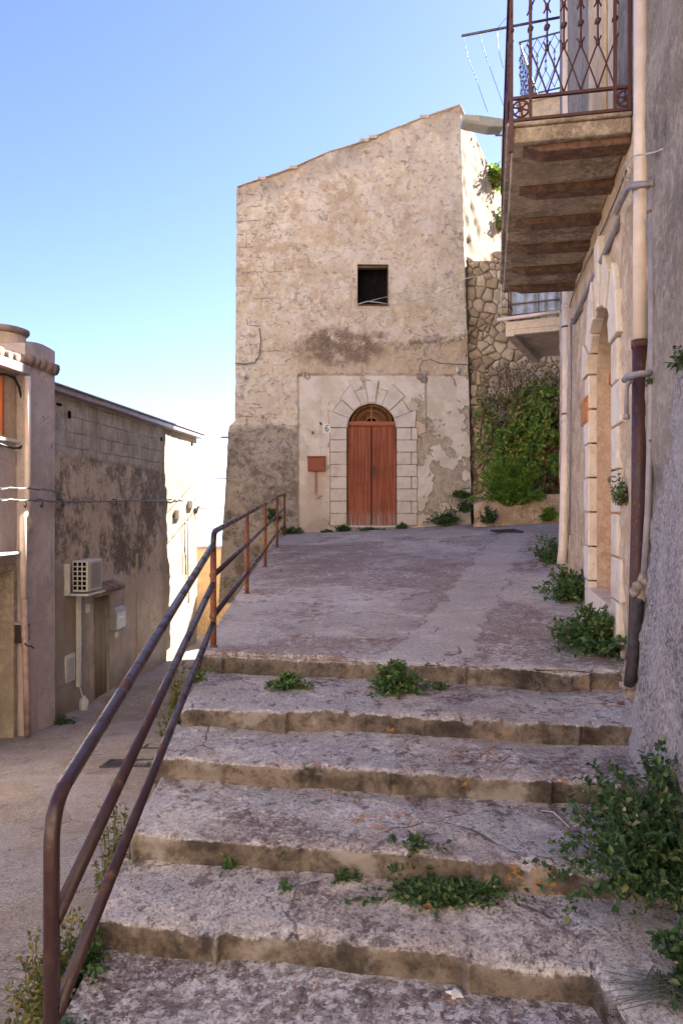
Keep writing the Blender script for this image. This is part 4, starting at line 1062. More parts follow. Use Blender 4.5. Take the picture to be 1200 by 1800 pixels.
# ------------------------------------------------------------------ HANDRAIL
hr = thing('handrail', V3((-.95, 5.7, -1.1)), 'maroon tubular handrail with three rails along the left of the steps and paving', 'handrail')
rr = .0225
Xn, Xu = -.861, -.987
def bend(a, b, c, r, n=6):
    a, b, c = V3(a), V3(b), V3(c); p = b+(a-b).normalized()*r; q = b+(c-b).normalized()*r
    return [(p.lerp(b, i/n)).lerp(b.lerp(q, i/n), i/n) for i in range(n+1)]
pn = V3((Xn, 2.2, -1.93)); pt_ = V3((Xn, 2.2, -.885)); pu = V3((Xu, 5.66, -.292))
mb = MB(); mb.tube([pn]+bend(pn, pt_, pu, .13, 8)+[pu.lerp(pt_, .5), pu+V3((0,0,0)), pu+V3((0,.03,-.03))], .0235, 16); obj('top_rail', mb, M['rail'], hr, smooth=True)
mb = MB(); mb.tube([V3((Xn+.01, 2.2, -1.225)), V3((Xu, 5.68, -.586))], rr, 14); obj('middle_rail', mb, M['rail'], hr, smooth=True)
mb = MB(); mb.tube([V3((Xn+.01, 2.2, -1.51)), V3((Xu, 5.68, -.893))], rr, 14); obj('lower_rail', mb, M['rail'], hr, smooth=True)
ds = [5.7, 8.25, 10.7, 13.7, 16.5]; ks = [(375-600)/F0, -.1277, -.1030, -.0869, -.0769]
zt = [-.19, -.063, .066, .2, .32]; zm = [-.52, -.406, -.27, -.137, 0.0]; zl = [-.834, -.723, -.6, -.464, -.38]
X_ = [k*d for k, d in zip(ks, ds)]
for i in range(5):
    zb = pav_z(X_[i], ds[i])-.05
    mb = MB()
    if i == 0: mb.tube([V3((X_[0], ds[0], -1.16)), V3((X_[0], ds[0], zt[0]-.13))], .0245, 14)
    else: mb.tube([V3((X_[i], ds[i], zb)), V3((X_[i], ds[i], zt[i]-.01))], .0235, 14)
    po = obj('post', mb, M['railpost'], hr, smooth=True)
    for zz_ in (zm[i], zl[i]):
        mb = MB(); sphere(mb, V3((X_[i], ds[i], zz_)), .031, (1,1,.9), 10, 6, .25, seed=i); obj('weld', mb, M['beam'], po, smooth=True)
    mb = MB(); mb.tube([V3((X_[i], ds[i], pav_z(X_[i], ds[i])-.03)), V3((X_[i], ds[i], pav_z(X_[i], ds[i])+.012))], [.06, .03], 12); obj('foot', mb, M['beam'], po, smooth=True)
mb = MB(); a = V3((X_[0], ds[0], -.4)); b = V3((X_[0], ds[0], zt[0]+.005)); c = V3((X_[1], ds[1], zt[1]))
last = V3((X_[4], ds[4], zt[4]))
mb.tube([a]+bend(a, b, c, .12, 8)+[V3((X_[i], ds[i], zt[i])) for i in (1,2,3)]+bend(V3((X_[3], ds[3], zt[3])), last, last-UP, .08, 6)+[last-UP*.2], .0225, 14); obj('top_rail', mb, M['rail'], hr, smooth=True)
for nm, zs in (('middle_rail', zm), ('lower_rail', zl)):
    mb = MB(); mb.tube([V3((X_[i], ds[i], zs[i])) for i in range(5)], .0215, 14); obj(nm, mb, M['rail'], hr, smooth=True)

# ------------------------------------------------------------------ LEFT: lane building B
lb = thing('lane_building', L(15, 0, -3.6), 'low two storey block and render building with stained wall along the lane', 'building')
ZT = 1.93
mb = MB(); D0, D1 = 11.4, 19.72
DA, DB_ = Ld(190), Ld(164)            # curtained door far/near
def lw(d, z): 
    q = .02*fn((0, d, z), 1.5, 4)+.012*fn((0, d, z), 6, 4)
    if z < -1.1+.1*math.sin(d): q += .012
    return L(d, q, z)
mb.grid(lw, [D0+i*.06 for i in range(139)], [-3.8+i*.06 for i in range(96)], skip=lambda d, z: DB_ < d < DA and z < -1.62)
mb.f = [f for f in mb.f]
obj('wall', mb, M['leftB'], lb, smooth=True)
mb = MB(); mb.box(L(D0, -.25, -4), LT*8.3, LN*-5, UP*5.85); mb.box(L(D1-.05, -.01, -4), LT*.04, LN*-1, UP*5.8); obj('building_core', mb, M['leftA'], lb)
mb = MB()
for a, b, n0 in ((11.5, 15.2, 0), (15.2, 19.9, .01)):
    mb.box(L(a, -.3, 1.87-n0), LT*(b-a)*1.0055, LN*.46, UP*.09)
mb.box(L(11.5, -5, 1.96), LT*8.5, LN*5.2, UP*.03)
obj('roof', mb, M['fascia'], lb, bevel=.01)
mb = MB(); mb.box(L(DB_, -.12, -3.5), LT*(DA-DB_)*1.0055, LN*.03, UP*1.9)
for i in range(9): mb.tube([L(DB_+.06+i*(DA-DB_-.1)/8, -.06, -3.5), L(DB_+.06+i*(DA-DB_-.1)/8, -.06, -1.62)], .05, 8)
obj('door', mb, M['curtain'], lb, smooth=True)
mb = MB()
for d in (DB_, DA):
    mb.box(L(d-.02, -.22, -3.6), LT*.04, LN*.24, UP*2.0)
mb.box(L(DB_-.1, .0, -3.56), LT*(DA-DB_+.4), LN*.2, UP*.07)
obj('door_frame', mb, M['bld2'], lb)
# pilaster strip down the wall right of the door
mb = MB(); mb.box(L(Ld(238), .0, -3.7), LT*.1, LN*.035, UP*2.75); obj('strip', mb, M['leftcream'], lb, bevel=.01)
# canopy with tiles
t = thing('door_canopy', L(14.1, 0, -1.5), 'little tiled canopy over the striped door curtain', 'canopy')
a, b = Ld(157), Ld(199)
mb = MB(); mb.box(L(a, 0, -1.57), LT*(b-a), LN*.22, UP*.04); obj('shelf', mb, M['leftcream'], t, bevel=.01)
mb = MB(); nt = 12
for i in range(nt):
    d = a+.08+(b-a-.16)*i/(nt-1); s = [L(d, 0, -1.42), L(d, .26, -1.5)]
    mb.tube(s, .05, 8)
obj('tiles', mb, M['tile'], t, smooth=True)
# AC unit
da, db = Ld(128, .25), Ld(176, .25)
t = thing('air_conditioner', L((da+db)/2, .2, -1.5), 'boxy cream air conditioner unit on a bracket above the lane door', 'air conditioner')
z0, z1 = (CY-1040)/F0*12.5, (CY-985)/F0*12.5
A0 = Ld(130, .12)
def AC(u, n, z): return L(A0, 0, 0)+LT*u+LN*n+UP*z
mb = MB(); mb.box(AC(0, .1, z0), LT*.58, LN*.27, UP*(z1-z0)); obj('case', mb, M['ac'], t, bevel=.015)
mb = MB()
hz = z1-z0
for i in range(3):
    for j in range(6): mb.box(AC(-.004, .125+i*.08, z0+.04+j*hz/6.6), LT*.005, LN*.055, UP*(hz/6.6-.02))
obj('coil_grille', mb, M['void'], t)
mb = MB()
for j in range(14): mb.box(AC(.1, .37, z0+.06+j*(hz-.1)/14), LT*.4, LN*.012, UP*.018)
obj('fan_grille', mb, M['grey_p'], t)
mb = MB(); mb.box(AC(-.05, 0, z0-.06), LT*.68, LN*.4, UP*.035); mb.box(AC(-.1, 0.0, z0-.05), LT*.04, LN*.1, UP*(hz)); obj('bracket', mb, M['white_p'], t, bevel=.005)
mb = MB(); q = Lp(138, 1045, .05); q2 = Lp(140, 1206, .05); mb.box(q+LN*-.03-LT*.03, LT*.09, LN*.06, V3((0,0,q2.z-q.z))); mb.tube([q2, Lp(145, 1222, .1), Lp(149, 1228, .13)], .012, 6)
tag(obj('drain_duct', mb, M['white_p'], bevel=.006), 'white vertical duct running down from the air conditioner', 'duct')
t = thing('jug', Lp(148, 1251, .14), 'white plastic jug on the ground by the lane wall', 'jug')
p = Lp(148, 1251, .14)
mb = MB(); mb.tube([p+UP*z for z in (0,.02,.18,.22,.245)], [.07,.08,.08,.06,.03], 12); obj('body', mb, M['white_p'], t, smooth=True)
mb = MB(); mb.tube([p+UP*.24, p+UP*.27], .03, 10); obj('cap', mb, M['white_p'], t, smooth=True)
mb = MB(); mb.tube([p+V3((.05,-.05,.2)), p+V3((.09,-.08,.18)), p+V3((.08,-.07,.08))], .012, 6); obj('handle', mb, M['white_p'], t, smooth=True)
def wbox(name, x0, y0, x1, y1, dep, mat, label, cat, c=LC, parts=None, bev=.01):
    a, b = Lp(x0, y1, 0, c), Lp(x1, y0, 0, c); t = thing(name, a, label, cat)
    d0, d1 = a.y, b.y; zc = (a.z+Lp(x0, y0, 0, c).z)/2
    za = Lp((x0+x1)/2, y1, 0, c).z; zb = Lp((x0+x1)/2, y0, 0, c).z
    mb = MB(); mb.box(L(d0, .0, za, c), LT*(d1-d0)*1.0055, LN*dep, UP*(zb-za)); obj('case', mb, mat, t, bevel=bev)
    return t, d0, d1, za, zb
t, d0, d1, za, zb = wbox('gas_meter_cover', 113, 1150, 129, 1198, .04, M['white_p'], 'grey white slatted meter cover low on the lane wall', 'meter cover')
mb = MB()
for i in range(9): mb.box(L(d0+.05, .04, za+.06+i*(zb-za-.12)/9), LT*(d1-d0-.1), LN*.006, UP*.02)
obj('slats', mb, M['grey_p'], t)
t, d0, d1, za, zb = wbox('mailbox', 191, 1074, 208, 1104, .16, M['grey_p'], 'grey mailbox with rounded top right of the striped door curtain', 'mailbox')
mb = MB(); n_ = 8
mb.prism([L(d0, .16*k, zb-.0)+UP*0 for k in (0, 1)]+[L(d0, .08+.08*math.cos(PI*i/n_), zb+.001+.09*math.sin(PI*i/n_)) for i in range(1, n_)], LT*(d1-d0)); obj('lid', mb, M['grey_p'], t, bevel=.004)
mb = MB(); mb.box(L(d0+.08, .16, za+.18), LT*(d1-d0-.16), LN*.004, UP*.06); obj('slot', mb, M['white_p'], t)
wbox('doorbell', 150, 1062, 156, 1077, .03, M['white_p'], 'small white bell plate left of the striped door curtain', 'doorbell', bev=.004)
wbox('bell_plate', 200, 1111, 206, 1120, .03, M['white_p'], 'tiny white plate under the grey mailbox', 'bell plate', bev=.003)
wbox('meter_case', 307, 896, 315, 912, .12, M['white_p'], 'small white electric case on the sunlit end of the lane wall', 'electric case')
t, d0, d1, za, zb = wbox('junction_case', 330, 880, 337, 893, .14, M['white_p'], 'white junction case at the far corner of the lane wall', 'electric case')
mb = MB(); mb.cbox(at(343, 895, 19.6), .18, .1, .2, V3((.9,0,-.3)).normalized(), V3((0,1,0)), V3((.3,0,.9)).normalized()); tag(obj('rusty_tin', mb, M['beam'], bevel=.01), 'tilted rusty tin box hanging at the far wall corner', 'box')
# tangle at the corner
mb = MB(); random.seed(5)
for i in range(14):
    p = at(338+random.uniform(-7, 8), 885+random.uniform(-12, 18), 19.5); pts = [p]
    for k in range(5): p = p+V3((random.uniform(-.1,.12), random.uniform(-.05,.05), random.uniform(-.12,.12))); pts.append(p)
    mb.tube(pts, .008, 4)
mb.tube([at(342, 842, 19.6), at(338, 860, 19.6), at(332, 880, 19.6)], .012, 5)
tag(obj('cable_tangle', mb, M['wire_d'], smooth=True), 'tangle of loose cables at the far corner of the lane wall', 'cables')
for i, (x, y1) in enumerate(((326,1010),(331,1060))):
    mb = MB(); mb.tube([Lp(x, 905, .05), Lp(x-1, 960, .06), Lp(x+1, y1, .05)], .014, 5); tag(obj('drop_cable', mb, M['wire_d'], smooth=True), ('shorter' if i == 0 else 'longer')+' cable hanging down the sunlit end of the lane wall', 'cable', 'cables down the lane wall end')
# vents / holes as flat black plugs, their inner shade put into the colour
for (x, y, w, h, lb_) in ((105,711,10,5,'small oval hole high on the block wall'), (123,729,4,14,'narrow upright slot in the block wall near its top'), (284,772,3,8,'tiny hole in the sunlit block wall'), (338,780,3,8,'hole in the block wall right by its far corner')):
    mb = MB(); p = Lp(x, y, .012); k = p.y/F0
    mb.tube([p+LN*-.02, p+LN*.012], 1, 10)
    for v in mb.v:
        q = v-p; v.x, v.y, v.z = (p+LT*q.dot(LT)*w*k*.9+LN*q.dot(LN)+UP*q.z*h*k*.5)[:]
    tag(obj('wall_hole', mb, M['void']), lb_, 'hole', 'holes in the block wall')

# cable bundle across both left buildings
def lcable(ys, name, label, r, nrm=.09, c=LC):
    mb = MB(); pts = [Lp(x, y, nrm if x > 99 else .36, c) for x, y in ys]; mb.tube(pts, r, 6)
    if len(ys) > 3:
        tw = []
        for a, b in zip(pts, pts[1:]):
            n = max(4, int((b-a).length/.07))
            for i in range(n): 
                q = a.lerp(b, i/n); ph = i*1.1; tw.append(q+UP*math.sin(ph)*.016+LN*math.cos(ph)*.016)
        mb.tube(tw, r*.8, 5)
    return tag(obj(name, mb, M['wire_d'], smooth=True), label, 'cable', 'cables along the lane buildings')
lcable([(-20,878),(45,879),(97,881),(104,882),(200,881),(290,879),(330,874)], 'cable_bundle', 'thick twisted cable bundle crossing both lane buildings', .013)
lcable([(-20,858),(45,858),(90,862),(110,868)], 'cable_bundle', 'short upper cable crossing the mauve pillar', .009)
for i, x in enumerate((45, 74, 110, 205)):
    mb = MB(); y = 878; p = Lp(x, y, .1 if x > 99 else .3)
    mb.tube([p-LN*.1, p, p-UP*.08+LT*.03, p-UP*.12, p-UP*.08-LT*.04], .01, 6)
    tag(obj('cable_clamp', mb, M['darkbox'], smooth=True), ['iron cable clamp on the cream downpipe of the lane house','iron cable clamp in the middle of the mauve pillar','iron cable clamp just past the mauve pillar','iron cable clamp halfway along the stained wall'][i], 'clamp', 'clamps holding the cable bundle')

# ------------------------------------------------------------------ LEFT: near house A
CP, CA = -5.70, -5.84
la = thing('lane_house', L(10.5, 0, -3.4), 'mauve and cream rendered house at the left edge with tiled eaves', 'house')
dP0, dP1 = Ld(46, 0, CP), Ld(97, 0, CP)
mb = MB(); mb.grid(lambda d, z: L(d, .008*fn((0, d, z), 2, 3), z if z < 2.3 else z+.06*math.sin((d-dP0)*3), CP), [dP0+(dP1-dP0)*i/12 for i in range(13)], [-3.8+i*.1 for i in range(62)]+[2.42])
mb.box(L(dP0, -.01, -3.8, CP), LT*(dP1-dP0)*1.0055, LN*-.6, UP*6.2)
obj('pillar', mb, M['leftA'], la, smooth=False)
mb = MB(); A_n = Ld(-340, 0, CA)
WD0, WD1 = 9.3, Ld(5, 0, CA)             # window far edge at px 5
DD1 = Ld(22, 0, CA)
def awall(d, z): return L(d, .01*fn((0, d, z), 2, 3), z, CA)
zd_top = (CY-1002)/F0*10.5
mb.grid(awall, [6.5+i*.1 for i in range(44)]+[dP0+.02], [-3.8+i*.1 for i in range(49)], skip=lambda d, z: (9.2 < d < DD1 and z < zd_top))
obj('lower_wall', mb, M['leftA'], la, smooth=True)
mb = MB(); mb.grid(awall, [6.5+i*.1 for i in range(44)]+[dP0+.02], [1.0+i*.1 for i in range(12)], skip=lambda d, z: 9.0 < d < WD1 and 1.05 < z < 1.85)
obj('upper_wall', mb, M['leftcream'], la, smooth=True)
mb = MB(); mb.box(L(6.5, -.3, -4, CA), LT*(dP1-6.5), LN*-5, UP*6.2); obj('building_core', mb, M['leftA'], la)
mb = MB(); mb.box(L(9.0, -.06, 1.02, CA), LT*(WD1-9.0)*1.0055, LN*-.03, UP*.85)
for i in range(12): mb.box(L(9.02, -.058, 1.05+i*.066, CA), LT*(WD1-9.0-.02), LN*.015, UP*.045)
mb.box(L(WD1-.05, -.04, 1.02, CA), LT*.07, LN*.06, UP*.85)
obj('window', mb, M['door2'], la)
mb = MB(); mb.box(L(8.8, -.05, .94, CA), LT*(dP0-8.8), LN*.12, UP*.045); obj('sill', mb, M['marble'], la, bevel=.006)
mb = MB(); mb.box(L(9.2, -.25, -3.6, CA), LT*(DD1-9.2)*1.0055, LN*.03, UP*(zd_top+3.6)); od = obj('door', mb, M['brown_door'], la)
mb = MB(); mb.box(L(DD1-.02, -.24, -3.6, CA), LT*.09, LN*.27, UP*(zd_top+3.66)); mb.box(L(9.1, -.24, zd_top, CA), LT*(DD1-9.1), LN*.27, UP*.08); obj('door_frame', mb, M['bld2'], la, bevel=.005)
mb = MB(); mb.box(L(9.0, -.2, -3.42, CA), LT*(DD1-9.0+.1), LN*.42, UP*.09); obj('threshold', mb, M['marble'], la, bevel=.01)
mb = MB(); mb.box(L(8.8, 0, (CY-973)/F0*10.5, CA), LT*(Ld(38,0,CA)-8.8), LN*.22, UP*.035); obj('door_hood', mb, M['grey_p'], la, bevel=.005)
mb = MB(); za_ = (CY-657)/F0*10.6; mb.box(L(6.5, -.1, za_, CA), LT*(dP0-6.5+.02), LN*.32, UP*.13); obj('gutter', mb, M['fascia'], la, bevel=.01)
random.seed(11)
mb = MB()
for i in range(26):
    d = 6.8+i*.19; z = za_+.15+(0 if d < dP0 else .05); rrr = random.uniform(.075, .095)
    for k, zz_ in enumerate((0, .12, .24)):
        p = L(d+random.uniform(-.02,.02), .2-.42*k, z+zz_+random.uniform(0,.03), CA); mb.tube([p, p+LN*-.45+UP*.13], [rrr, rrr*.85], 9)
obj('roof', mb, M['tile'], la, smooth=True)
for (x, y, s) in ((36,618,.09),(15,628,.1),(70,622,.1),(85,622,.08),(52,624,.08)):
    pass
# chimney
t = thing('chimney', at(8, 625, 12.3), 'round plastered chimney with a flared rim above the tiled eaves', 'chimney')
c = at(2, 640, 12.6)
mb = MB(); mb.tube([c+UP*z for z in (-.3, 0, .3, .5)], [.42,.42,.40,.40], 24); obj('shaft', mb, M['leftcream'], t, smooth=True)
mb = MB(); mb.tube([c+UP*z for z in (.48, .53, .58, .6)], [.41,.46,.46,.40], 24); obj('rim', mb, M['tile'], t, smooth=True)
# downpipe A, cable, mailbox
t = thing('downpipe', Lp(48, 1294, .06, CP), 'cream downpipe on the mauve pillar of the left house', 'downpipe')
mb = MB(); mb.tube([Lp(49, 662, .06, CP), Lp(49, 915, .06, CP)], .045, 12); obj('upper_pipe', mb, M['pipe_w'], t, smooth=True)
mb = MB(); mb.tube([Lp(52, 932, .06, CP), Lp(49, 915, .08, CP), Lp(44, 902, .1, CP), Lp(41, 910, .1, CP), Lp(41, 940, .1, CP), Lp(42, 1052, .08, CP)], .05, 12); obj('swan_neck', mb, M['pipe_w'], t, smooth=True)
mb = MB(); mb.tube([Lp(42, 1050, .08, CP), Lp(46, 1170, .08, CP), Lp(49, 1294, .08, CP)], .047, 12); obj('lower_pipe', mb, plain('dusty_pink_pipe', (.42,.3,.26), .5), t, smooth=True)
mb = MB(); mb.tube([Lp(44, 1131, .15, CP), Lp(47, 1134, .15, CP), Lp(54, 1135, .1, CP), Lp(60, 1139, .06, CP)], .012, 6); obj('clamp', mb, M['darkbox'], t, smooth=True)
mb = MB(); pts = [Lp(-15, 657, .05, CA), Lp(10, 658, .05, CA), Lp(25, 663, .06, CA), Lp(34, 680, .06, CA), Lp(39, 705, .06, CA), Lp(41, 730, .06, CA), Lp(41, 760, .06, CA), Lp(41, 778, .06, CA), Lp(36, 787, .07, CA), Lp(24, 788, .08, CA), Lp(10, 784, .08, CA), Lp(-15, 775, .06, CA)]
mb.tube(pts, .017, 8); tag(obj('black_cable', mb, M['black'], smooth=True), 'thick black cable looping round the window of the left house', 'cable')
t, d0, d1, za, zb = wbox('mailbox', 23, 1096, 38, 1128, .14, M['darkbox'], 'dark mailbox with a tarnished brass front beside the left doorway', 'mailbox', c=CA)
mb = MB(); mb.box(L(d0+.02, .14, za+.02, CA), LT*(d1-d0-.04), LN*.006, UP*(zb-za-.06)); obj('front_panel', mb, M['brass'], t, bevel=.002)
mb = MB(); mb.prism([L(d0-.01, 0, zb, CA), L(d0-.01, .17, zb, CA), L(d0-.01, .0, zb+.05, CA)], LT*(d1-d0+.02)); obj('lid', mb, M['grey_p'], t)

# yellow wall at the lane's end
t = thing('lane_end_wall', (-4, 21.3, -3.6), 'yellow rendered garden wall with dark coping at the end of the lane', 'wall')
mb = MB(); mb.box((-7, 21.0, -4.2), (6.0,0,0), (0,.3,0), (0,0,3.05)); obj('wall', mb, M['yellow'], t)
mb = MB(); mb.box((-7, 20.93, -1.15), (6.0,0,0), (0,.44,0), (0,0,.07)); obj('coping', mb, M['fascia'], t, bevel=.01)

# manholes
def grate(cx, cy, d, zf, w, l, nm, label, cat):
    t = thing(nm, (cx, cy, zf), label, cat); s = (zf-0)
    mb = MB()
    def q(x, y): return V3((x, y, 0))
    zz1 = lambda x, y: (lane_z(y) if cx < -1.2 else pav_z(x, y))+.012
    fr = MB()
    for (x0, y0, x1, y1) in ((cx-w/2, cy-l/2, cx+w/2, cy-l/2+.04), (cx-w/2, cy+l/2-.04, cx+w/2, cy+l/2), (cx-w/2, cy-l/2+.04, cx-w/2+.04, cy+l/2-.04), (cx+w/2-.04, cy-l/2+.04, cx+w/2, cy+l/2-.04)):
        fr.add([V3((x0,y0,zz1(x0,y0)+.012)), V3((x1,y0,zz1(x1,y0)+.012)), V3((x1,y1,zz1(x1,y1)+.012)), V3((x0,y1,zz1(x0,y1)+.012)), V3((x0,y0,zz1(x0,y0)-.05)), V3((x1,y0,zz1(x1,y0)-.05)), V3((x1,y1,zz1(x1,y1)-.05)), V3((x0,y1,zz1(x0,y1)-.05))], [(0,1,2,3),(0,4,5,1),(1,5,6,2),(2,6,7,3),(3,7,4,0)])
    obj('frame', fr, M['grate'], t)
    n = 9
    for i in range(n):
        x0 = cx-w/2+.05+(w-.1)*i/n; x1 = x0+(w-.1)/n*.55
        mb.add([V3((x0,cy-l/2+.04,zz1(x0,cy-l/2)+.006)), V3((x1,cy-l/2+.04,zz1(x1,cy-l/2)+.006)), V3((x1,cy+l/2-.04,zz1(x1,cy+l/2)+.006)), V3((x0,cy+l/2-.04,zz1(x0,cy+l/2)+.006))], [(0,1,2,3)])
    mb.add([V3((cx-w/2,cy-l/2,zz1(cx-w/2,cy-l/2))), V3((cx+w/2,cy-l/2,zz1(cx+w/2,cy-l/2))), V3((cx+w/2,cy+l/2,zz1(cx+w/2,cy+l/2))), V3((cx-w/2,cy+l/2,zz1(cx-w/2,cy+l/2)))], [(0,1,2,3)])
    obj('bars', mb, M['grate'], t)
grate(-2.55, 8.95, 8.95, -3.1, .62, .42, 'drain_grate', 'dark iron drain grate in the lane beside the steps', 'drain grate')
grate(-2.45, 9.95, 9.9, -3.2, .4, .3, 'drain_grate', 'smaller drain cover half hidden behind the handrail, just beyond the lane grate', 'drain grate')
grate(3.25, 14.6, 14.6, -.4, .5, .75, 'manhole_cover', 'rusty manhole cover set in the upper paving near the planter wall', 'manhole cover')
mb = MB(); p = at(40, 1306, 10.6); mb.box(p, V3((.25,.05,0)), V3((0,.08,0)), V3((0,0,.05))); tag(obj('iron_scrap', mb, M['beam'], bevel=.01), 'bit of rusty iron on the lane by the left threshold', 'scrap')

# ------------------------------------------------------------------ PLANTS
def leaf(mb, p, dirv, nrm, ln, w, fold=.25, m=0):
    dirv = dirv.normalized(); side = dirv.cross(nrm)
    if side.length < 1e-4: side = dirv.orthogonal()
    side.normalize(); n = side.cross(dirv)
    a = p; b = p+dirv*ln*.35+side*w*.5+n*w*fold; c = p+dirv*ln*.72+side*w*.36+n*w*fold*.5; t = p+dirv*ln-n*w*.15
    c2 = p+dirv*ln*.72-side*w*.36+n*w*fold*.5; b2 = p+dirv*ln*.35-side*w*.5+n*w*fold; mid = p+dirv*ln*.5
    mb.add([a, b, c, t, c2, b2, mid], [(0,1,2,6), (6,2,3), (6,3,4), (0,6,4,5)], m)
def bush(name, base, rad, nst, nlf, ls, lmat, label, cat='plant', group=None, up=.5, lean=(0,0,0), seed=0, smat=None, wr=.6, minr=.35, floor=None, spread=.3, flowers=.03):
    rnd = random.Random(seed); base = V3(base); t = thing(name, base, label, cat, group)
    sm_, lm = MB(), MB(); fm = MB(); lean = V3(lean)
    for i in range(nst):
        a = rnd.uniform(0, 2*PI); el = rnd.uniform(0, 1)**.8*PI/2
        r = rnd.uniform(minr, 1)
        end = base+V3((math.cos(a)*math.cos(el)*rad[0]*r, math.sin(a)*math.cos(el)*rad[1]*r, math.sin(el)*rad[2]*r))+lean*r
        s0 = base+V3((math.cos(a)*rad[0]*spread*rnd.random(), math.sin(a)*rad[1]*spread*rnd.random(), 0))
        mid = s0.lerp(end, .5)+V3((0, 0, rad[2]*up*.35))
        pts = []
        for k in range(7):
            q = k/6; pts.append(s0.lerp(mid, q).lerp(mid.lerp(end, q), q)+V3((rnd.uniform(-1,1), rnd.uniform(-1,1), rnd.uniform(-1,1)))*ls*.25)
        if floor is not None:
            for p in pts: p.z = max(p.z, floor(p.x, p.y)+.01)
        sm_.tube(pts, [ls*.07*(1-k/9) for k in range(7)], 4, cap=False)
        for j in range(nlf):
            q = rnd.uniform(.12, 1.02)*6; k = min(5, int(q)); p = pts[k].lerp(pts[k+1], min(1.1, q-k))
            d = (pts[k+1]-pts[k]).normalized()
            o = V3((rnd.gauss(0,1), rnd.gauss(0,1), rnd.gauss(0,.8)+.25)).normalized()
            dv = (o*1.0+d*.5).normalized(); s = ls*rnd.uniform(.55, 1.15)
            nr = V3((rnd.gauss(0,.5), rnd.gauss(0,.5)-.25, 1))
            if flowers and rnd.random() < flowers: leaf(lm, p+dv*s*.2, dv, nr, s*.5, s*.4, m=1)
            else: leaf(lm, p+dv*s*.15, dv, nr, s, s*wr)
    obj('stems', sm_, smat or M['stem'], t, smooth=True)
    obj('foliage', lm, [lmat, M['dryfl']] if flowers else lmat, t)
    return t
G = 'weeds growing from the steps'
def stz(k): return STEPS[k][0]
# on riser under the paving
def on(px, py, z): d = F0*z/(CY-py); return V3(((px-CX)/F0*d, d, z))
bush('pellitory', on(506, 1210, -1.235), (.2,.1,.12), 36, 20, .036, M['leaf'], 'small green weed clump against the top riser, left one', 'weed', G, seed=1, lean=(0,-.02,0))
bush('pellitory', on(690, 1215, -1.235), (.27,.17,.24), 80, 26, .038, M['leaf'], 'bushy green weed growing from the top riser in the middle', 'weed', G, seed=2, lean=(0,-.06,-.02))
bush('pellitory', on(775, 1214, -1.25), (.2,.1,.06), 20, 12, .028, M['leaf'], 'low sprig trailing right of the bushy weed on the top riser', 'weed', G, seed=3)
bush('pellitory', on(348, 1200, -1.2), (.16,.12,.12), 18, 14, .028, M['leaf'], 'weed tuft at the left end of the top riser by the rail post', 'weed', G, seed=4)
bush('pellitory', on(404, 1528, -1.70), (.07,.05,.075), 14, 12, .026, M['leaf'], 'single little weed tuft on the fourth riser near the handrail', 'weed', G, seed=5)
bush('pellitory', on(504, 1562, -1.70), (.055,.04,.05), 10, 8, .02, M['leaf'], 'tiny weed on the fifth tread in front of the fourth riser', 'weed', G, seed=6)
bush('pellitory', on(730, 1540, -1.69), (.24,.1,.2), 70, 22, .03, M['leaf_d'], 'straggling weed with an upright sprig on the fourth riser', 'weed', G, seed=7, up=.2)
bush('pellitory', on(790, 1580, -1.71), (.5,.16,.08), 170, 22, .03, M['leaf_d'], 'creeping mat of dark green weed spread on the fifth tread', 'weed', G, seed=8, floor=lambda x, y: -1.73)
bush('pellitory', on(610, 1548, -1.69), (.12,.05,.05), 16, 10, .022, M['leaf_d'], 'thin trailing sprig left of the creeping mat', 'weed', G, seed=9)
bush('pellitory', on(955, 1205, -1.25), (.05,.03,.09), 6, 10, .02, M['leaf'], 'thin upright sprig on the top riser at the right', 'weed', G, seed=10)
# the big bush, lower right
bush('wall_bush', (1.46, 3.12, -1.6), (.68,.6,.6), 330, 34, .036, M['leaf_d'], 'large dark green bush spilling over the steps at the lower right', 'bush', seed=12, lean=(-.1,-.05,0), wr=.62, flowers=.06, up=.7, spread=.6, minr=.2)
bush('wall_bush', (1.34, 2.72, -1.72), (.26,.26,.22), 60, 20, .042, M['leaf_d'], 'low shoot of dark leaves in front of the large bush', 'bush', seed=13, lean=(-.06,-.1,0))
# left of the steps, below the rail
bush('lane_weed', (-1.14, 2.9, -2.15), (.2,.55,.55), 150, 22, .03, M['olive'], 'olive green weed growing up between the lane and the lowest steps', 'weed', seed=14, wr=.5)
bush('lane_weed', (-1.04, 3.05, -1.98), (.2,.3,.24), 80, 20, .04, M['leaf_d'], 'dark leafy weed under the lowest rail', 'weed', seed=15)
bush('lane_weed', (-1.14, 3.7, -2.25), (.14,.45,.85), 90, 20, .028, M['olive'], 'thin olive weed climbing beside the fourth step', 'weed', seed=16, wr=.5)
bush('lane_weed', (-.98, 2.62, -1.9), (.13,.15,.08), 26, 12, .03, M['leaf_d'], 'small dark weed by the foot of the handrail', 'weed', seed=17)
bush('lane_weed', (-1.16, 5.2, -1.9), (.14,.6,.85), 110, 22, .034, M['olive'], 'yellowish weed behind the upper rail post', 'weed', seed=18, wr=.5)
bush('lane_weed', L(11.7, .3, -3.42), (.3,.3,.16), 26, 14, .05, M['leaf_d'], 'low weed at the foot of the mauve pillar', 'weed', seed=19)
